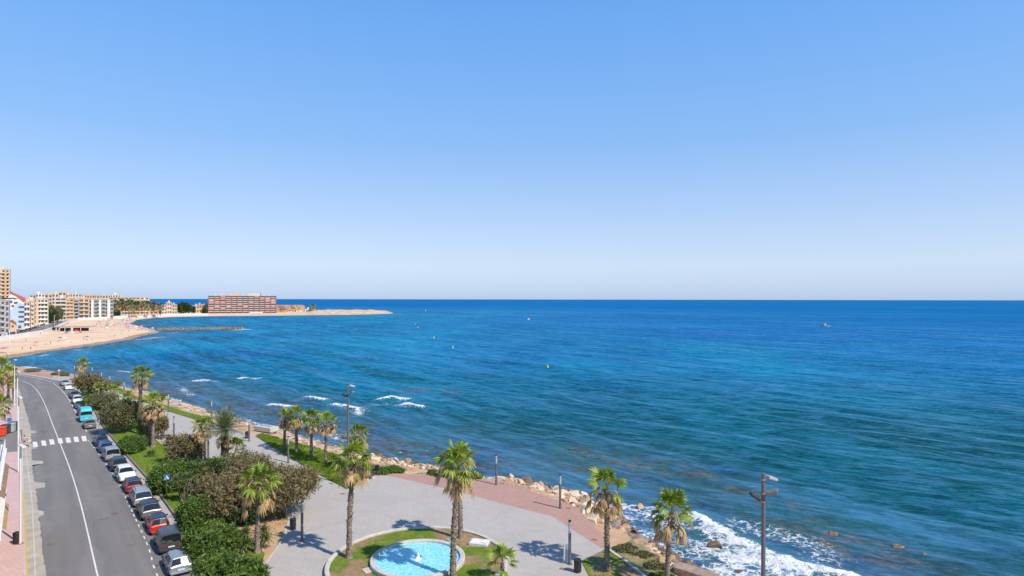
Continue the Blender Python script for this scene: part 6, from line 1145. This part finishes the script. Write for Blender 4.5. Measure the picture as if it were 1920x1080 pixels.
for i in range(1, len(pr) - 1):
    a = Vector(pr[i]); b = Vector(pr[i + 1]); d = (b - a).normalized(); nrm = Vector((-d.y, d.x)); k = 0
    while dist < (b - a).length and cnt < 84:
        q = a + d * dist; off = 3.4 if cnt % 2 == 0 else 14.0
        if rs.random() < .85 and q.y > 300: pm, cn = rs.choice(cols); c_ = q + nrm * off; put_car(c_.x, c_.y, math.atan2(d.y, d.x) + R(rs.choice([0, 0, 180])), rs.choice(['hatch', 'suv', 'mpv']), pm, 'tiny %s car parked on the beach road behind the white wall' % cn, group='%s cars parked on the beach road' % cn, simple=True, z=-.2)
        dist += 3.2; cnt += 1
    dist -= (b - a).length
lamp_pts = [(18, 300), (30, 330), (37, 470), (59, 480), (85, 530), (102, 560), (119, 590), (140, 640), (228, 740)]; g = MB(); g.cyl((0, 0, 0), (0, 0, 8), .14, n=8); g.box((.6, 0, 8), (1.6, .4, .15)); LP = g.mesh('street_lamp', m_wpole)
for px, Yp in lamp_pts: x, y = V(px, Yp); tag(link('street_lamp', LP, None, (x, y, -.3)), 'thin white lamp post along the beach road', 'street lamp', 'lamp posts along the beach road')
# beach bar, slides and pillar
x, y = G(142, 621, -.6); t = empty('beach_bar', (x, y, -.8), R(12), 'flat brown roofed beach bar with open dark sides on the sand', 'beach bar'); ub('roof', fm('thatch', (.40, .32, .24)), t, (0, 0, 3.4), (22, 9, .6)); ub('counter', m_dk, t, (-1, 1, 1.3), (17, 4, 2.4)); ub('floor', m_beige, t, (0, 0, .2), (22, 9, .3))
for a in (-10.5, -5, 0, 5, 10.5): ub('post', m_wpole, t, (a, -4.2, 1.8), (.3, .3, 3.2))
for px, py, mm, s_, lb in [(128, 625, m_awb, 1, 'blue slide on the sand in front of the beach bar'), (147, 624, mat('red plastic', (.65, .05, .04), scale=2), -1, 'red slide on the sand in front of the beach bar')]:
    x, y = G(px, py, -.8); t = empty('slide', (x, y, -.8), R(10), lb, 'slide', 'playground slides'); g = MB(); g.box((0, 0, 1.2), (4.2, 1.1, .25), ry=-.5 * s_); g.box((0, .55, 1.4), (4.2, .1, .5), ry=-.5 * s_); g.box((0, -.55, 1.4), (4.2, .1, .5), ry=-.5 * s_); g.build('chute', mm, t); g = MB(); g.cyl((1.9 * s_, .4, 0), (1.9 * s_, .4, 2.2), .1, n=6); g.cyl((1.9 * s_, -.4, 0), (1.9 * s_, -.4, 2.2), .1, n=6); g.build('ladder', m_wpole, t)
x, y = G(134.5, 625, -.8); t = empty('pillar', (x, y, -.8), 0, 'pale pinkish pillar between the two slides on the sand', 'pillar'); g = MB(); g.cyl((0, 0, 0), (0, 0, 4.6), .55, n=12); g.build('shaft', fm('pink stone', (.66, .5, .44)), t); g = MB(); g.cyl((0, 0, 0), (0, 0, .5), 1.5, n=16); g.build('base', m_wht, t)
# breakwater
t = empty('breakwater', (*G(300, 620, SEA), SEA), 0, 'long low brown stone breakwater reaching out from the beach', 'breakwater'); o = Vector(G(296, 619, SEA)); e_ = Vector(G(455, 618.2, SEA)); mp_ = Vector(G(420, 617.0, SEA)); rs = random.Random(9); g = MB()
loc = t.location
for seg_a, seg_b in ((o, mp_), (mp_, e_)):
    n_ = int((seg_b - seg_a).length / 1.1); dn = (seg_b - seg_a).normalized(); nn = Vector((-dn.y, dn.x))
    for i in range(n_):
        for w_ in (-3.0, -1.2, .6, 2.4): c_ = seg_a.lerp(seg_b, i / n_) + nn * (w_ + rs.uniform(-.5, .5)); hh = 1.9 - abs(w_) * .35 + rs.uniform(-.3, .35); g.box((c_.x - loc.x, c_.y - loc.y, hh / 2 - .3), (rs.uniform(1.2, 2.2), rs.uniform(1.2, 2), hh + .6), rz=rs.uniform(0, 3), rx=rs.uniform(-.15, .15), taper=.8)
g.build('stones', mat('breakwater stone', (.34, .25, .16), (.17, .12, .07), .5, .9, detail=6), t)
# people and parasols on the beach
PC = [('red', (.62, .06, .05)), ('blue', (.05, .14, .45)), ('white', (.75, .74, .72)), ('orange', (.75, .28, .06)), ('pink', (.70, .20, .32)), ('green', (.06, .32, .18)), ('navy', (.03, .05, .14)), ('sand coloured', (.58, .42, .28))]; PM = []
for nme, c in PC:
    g = MB(); g.lathe([(.01, 2.35), (.55, 2.2), (1.1, 1.9), (1.12, 1.82)], 10); g.cyl((0, 0, 0), (0, 0, 2.3), .03, n=5); PM.append(g.mesh('beach_umbrella', mat('parasol ' + nme, c, tuple(min(1, v * 1.3 + .05) for v in c), 2.0, .8)))
small = bpy.data.meshes.new_from_object(bpy.data.objects[[o.name for o in scene.objects if o.name.startswith('person')][0]]) if False else BODY
def person_small(lab_c, top, low):
    g = MB(); g.cur = 0; g.lathe([(.02, 1.76), (.09, 1.70), (.10, 1.62), (.05, 1.54), (.07, 1.48)], 8); g.cyl((.10, 0, .02), (.09, 0, .85), .05, .085, 7); g.cyl((-.10, .12, .02), (-.09, 0, .85), .05, .085, 7); g.cyl((.22, 0, .85), (.19, 0, 1.42), .03, .05, 6); g.cyl((-.22, .1, .85), (-.19, 0, 1.42), .03, .05, 6)
    g.cur = 1; g.lathe([(.06, 1.50), (.19, 1.42), (.17, 1.2), (.15, 1.02)], 8); g.cur = 2; g.lathe([(.15, 1.03), (.18, .92), (.17, .76), (.05, .72)], 8); return g.mesh('person', [f_skin, top, low])
tops = [('red', mat('cloth red', (.6, .08, .06))), ('white', mat('cloth white', (.7, .7, .68))), ('dark', mat('cloth dark', (.05, .05, .08))), ('bare skin', f_skin), ('blue', mat('cloth blue', (.08, .18, .45)))]; PS = [(n_, person_small(n_, m_, tops[(i + 2) % 5][1])) for i, (n_, m_) in enumerate(tops)]
PLY = []
for n_, m_ in tops[:4]:                    # lying on a towel
    g = MB(); g.cur = 0; g.cyl((0, -.9, .12), (0, -.1, .16), .09, .13, 7); g.cyl((.12, .0, .12), (.15, .85, .08), .09, .05, 7); g.cyl((-.12, 0, .12), (-.1, .85, .08), .09, .05, 7); g.lathe([(.01, .0), (.1, .1), (.01, .22)], 7, (0, -1.0, .02)); g.cur = 1; g.box((0, 0, .02), (.9, 2.1, .03)); g.cur = 2; g.cyl((0, -.15, .16), (0, .05, .16), .15, n=7); PLY.append((n_, g.mesh('person', [f_skin, m_, m_])))
def on_beach(px, py):
    for _ in range(3): z = -.9
    x, y = G(px, py, -1.0); z, d = hz(x, y); x, y = G(px, py, z); z, d = hz(x, y); return x, y, z, d
rs = random.Random(12); cntp = 0
zones = [([(192, 601), (245, 598), (262, 604), (240, 612), (300, 617), (285, 622), (230, 618), (200, 612)], 130, 'on the crowded sand spit'), ([(250, 597), (320, 593), (390, 592.2), (392, 592.8), (320, 594.6), (262, 600)], 60, 'along the far inner bay'), ([(392, 591.2), (470, 591.2), (470, 592), (392, 592.4)], 24, 'below the brick coloured hotel'), ([(170, 606), (200, 603), (210, 622), (180, 614)], 22, 'on the open sand near the beach bar')]
for poly, n_, wh in zones:
    xs_ = [p[0] for p in poly]; ys_ = [p[1] for p in poly]; k = 0; tries = 0
    while k < n_ and tries < 6000:
        tries += 1; a, b = rs.uniform(min(xs_), max(xs_)), rs.uniform(min(ys_), max(ys_))
        if not bool(inside(np.array([a]), np.array([b]), poly)[0]): continue
        x, y, z, d = on_beach(a, b)
        if d < 1.5: continue
        k += 1; r_ = rs.random()
        if r_ < .46: i = rs.randrange(8); tag(link('beach_umbrella', PM[i], None, (x, y, z), rs.uniform(0, 6)), 'tiny %s parasol %s' % (PC[i][0], wh), 'parasol', '%s parasols %s' % (PC[i][0], wh))
        elif r_ < .75: i = rs.randrange(5); tag(link('person', PS[i][1], None, (x, y, z), rs.uniform(0, 6)), 'tiny standing person, %s top, %s' % (PS[i][0], wh), 'person', 'standing people in %s %s' % (PS[i][0], wh))
        else: i = rs.randrange(4); tag(link('person', PLY[i][1], None, (x, y, z), rs.uniform(0, 6)), 'tiny sunbather lying on a %s towel %s' % (PLY[i][0].replace('bare skin', 'tan'), wh), 'person', 'sunbathers %s' % wh)
for px, py, kind, i, lb in [(48.5, 640, 's', 3, 'lone walker on the sand below the end of the white wall'), (64, 649, 's', 0, 'reddish dressed person on the middle sand left of a seated pair'), (69, 650, 'u', 0, 'low red parasol on the middle sand'), (86, 646, 'l', 2, 'person lying on a dark towel mid beach'), (95, 646.5, 's', 2, 'dark dressed person standing right of the dark towel'), (42, 658, 's', 0, 'person in red standing near the wet sand at left'), (58, 658.5, 's', 2, 'dark dressed person near the wet sand'), (113, 640, 'u', 6, 'navy parasol on the middle of the sand'), (121, 640, 'u', 2, 'white parasol right of the navy one'), (109, 643, 's', 0, 'red dressed person below the navy parasol'), (133, 642, 'l', 0, 'sunbather on a red towel right of the white parasol'), (157, 638, 's', 2, 'dark dressed person left of the paired parasols'), (163, 638, 'u', 6, 'dark parasol near the wet sand, right half of the beach'), (164.5, 640, 's', 1, 'person in white in front of the dark parasol'), (172, 637, 'l', 0, 'sunbather on a red towel near the wet sand'), (214, 634, 's', 2, 'dark dressed person near the water at the sand spit'), (206, 631, 'l', 1, 'sunbather on a white towel on the open sand spit'), (229, 626, 'u', 5, 'green parasol standing apart on the sand spit'), (241, 623, 's', 0, 'red dressed person apart on the sand spit'), (76, 628, 's', 2, 'dark dressed person by the white wall'), (88, 633, 'l', 1, 'sunbather on a white towel below the white wall'), (168, 616, 's', 2, 'first of three people standing right of the beach bar'), (174, 614, 's', 1, 'second of three people standing right of the beach bar'), (181, 611, 's', 0, 'third of three people standing right of the beach bar'), (158, 604, 's', 3, 'person walking on the sand close under the white wall')]:
    x, y, z, d = on_beach(px, py)
    if kind == 'u': tag(link('beach_umbrella', PM[i], None, (x, y, z)), lb, 'parasol')
    elif kind == 's': tag(link('person', PS[i][1], None, (x, y, z), rs.uniform(0, 6)), lb, 'person')
    else: tag(link('person', PLY[i][1], None, (x, y, z), rs.uniform(0, 6)), lb, 'person')
x, y, z, d = on_beach(6, 664); t = empty('beach_umbrella', (x, y, z), 0, 'red and blue striped parasol on the sand at the left edge', 'parasol'); g = MB()
for k in range(8): g.cur = k % 2; a0, a1 = k * .7854, (k + 1) * .7854; g.add([(0, 0, 2.7), (1.9 * math.cos(a0), 1.9 * math.sin(a0), 2.0), (1.9 * math.cos(a1), 1.9 * math.sin(a1), 2.0)], [(0, 1, 2)])
g.build('canopy', [_mats['parasol red'], _mats['parasol blue']], t); g = MB(); g.cyl((0, 0, 0), (0, 0, 2.7), .04, n=6); g.build('pole', m_wpole, t)
# buoys and boat
m_buoy = mat('yellow buoy', (.75, .50, .04), scale=2, rough=.5)
for px, py, s_, lb in [(1027, 689.5, 1.0, 'yellow buoy nearest the viewer'), (849, 652.5, 1.0, 'yellow buoy, second nearest'), (813.5, 634, 1.1, 'yellow buoy, third nearest'), (783.5, 614.5, 1.1, 'yellow buoy off the tip of the rocky point'), (779, 608, 1.1, 'farthest yellow buoy in the line toward the point'), (757, 597.5, .9, 'small buoy just off the end of the rocky point')]:
    x, y = G(px, py, SEA); t = empty('buoy', (x, y, SEA), 0, lb, 'buoy', 'yellow buoys'); t.scale = (s_ * .6, s_ * .6, s_ * .6); g = MB(); g.lathe([(.02, -.3), (.5, -.2), (.75, .2), (.6, .7), (.3, 1.0), (.12, 1.5), (.02, 1.6)], 14); g.build('float', m_buoy, t, True); g = MB(); g.box((0, 0, 1.75), (.5, .06, .5), rz=.7, ry=.78); g.box((0, 0, 1.75), (.5, .06, .5), rz=-.7, ry=.78); g.build('cross_mark', m_buoy, t)
x, y = G(798, 584, SEA); t = empty('sailboat', (x, y, SEA), 0, 'tiny white sail far out beyond the rocky point', 'sailboat'); t.scale = (.5, .5, .5); g = MB(); g.add([(-3, 0, 0), (3, 0, 0), (2, .9, .9), (-2, .9, .9), (2, -.9, .9), (-2, -.9, .9)], [(0, 1, 2, 3), (1, 0, 5, 4), (3, 2, 4, 5), (1, 4, 2), (0, 3, 5)]); g.build('hull', m_k1, t); g = MB(); g.box((.3, 0, 4.5), (3, .06, 7), taper=.1); g.build('sail', m_k1, t)
x, y = G(991, 600, SEA); t = empty('small_boat', (x, y, SEA), .4, 'tiny pinkish boat at the edge of the pale smooth water', 'boat'); g = MB(); g.box((0, 0, .5), (4, 1.6, .9), taper=1.2, bev=.1); g.build('hull', fm('salmon paint', (.6, .3, .25)), t); g = MB(); g.box((0, 0, 1.4), (1.2, 1.1, .9)); g.build('cabin', m_k1, t)
x, y = G(1547.5, 613, SEA); t = empty('fishing_boat', (x, y, SEA), R(8), 'small fishing boat with cabin alone on the open sea at right', 'boat'); g = MB(); hull = [(-4.2, 1.0, 1.3), (-4.0, 1.3, .1), (0, 1.5, 0), (2.6, 1.1, .1), (4.6, 0, 1.9)]
st = [(-4.3, 1.2), (-2, 1.45), (1, 1.4), (3, .9), (4.8, .05)]; vsx = []
for xx, ww in st: up = 1.1 + (xx > 2) * .5; vsx += [(xx, ww, up), (xx * .93, ww * .6, -.2), (xx * .93, -ww * .6, -.2), (xx, -ww, up)]
g.add(vsx, [(k * 4 + j, (k + 1) * 4 + j, (k + 1) * 4 + (j + 1) % 4, k * 4 + (j + 1) % 4) for k in range(4) for j in range(4)] + [(0, 1, 2, 3)]); g.build('hull', fm('worn blue grey hull', (.22, .24, .27)), t); g = MB(); g.box((-.6, 0, 2.0), (2.2, 1.6, 1.8), bev=.1); g.build('cabin', m_gryr, t); g = MB(); g.cyl((-.6, 0, 2.8), (-.6, 0, 4.6), .06, n=6); g.build('mast', m_galv, t); g = MB(); g.box((-3, 0, 1.4), (1.2, 1.4, .5), bev=.05); g.build('net_box', m_awb, t)
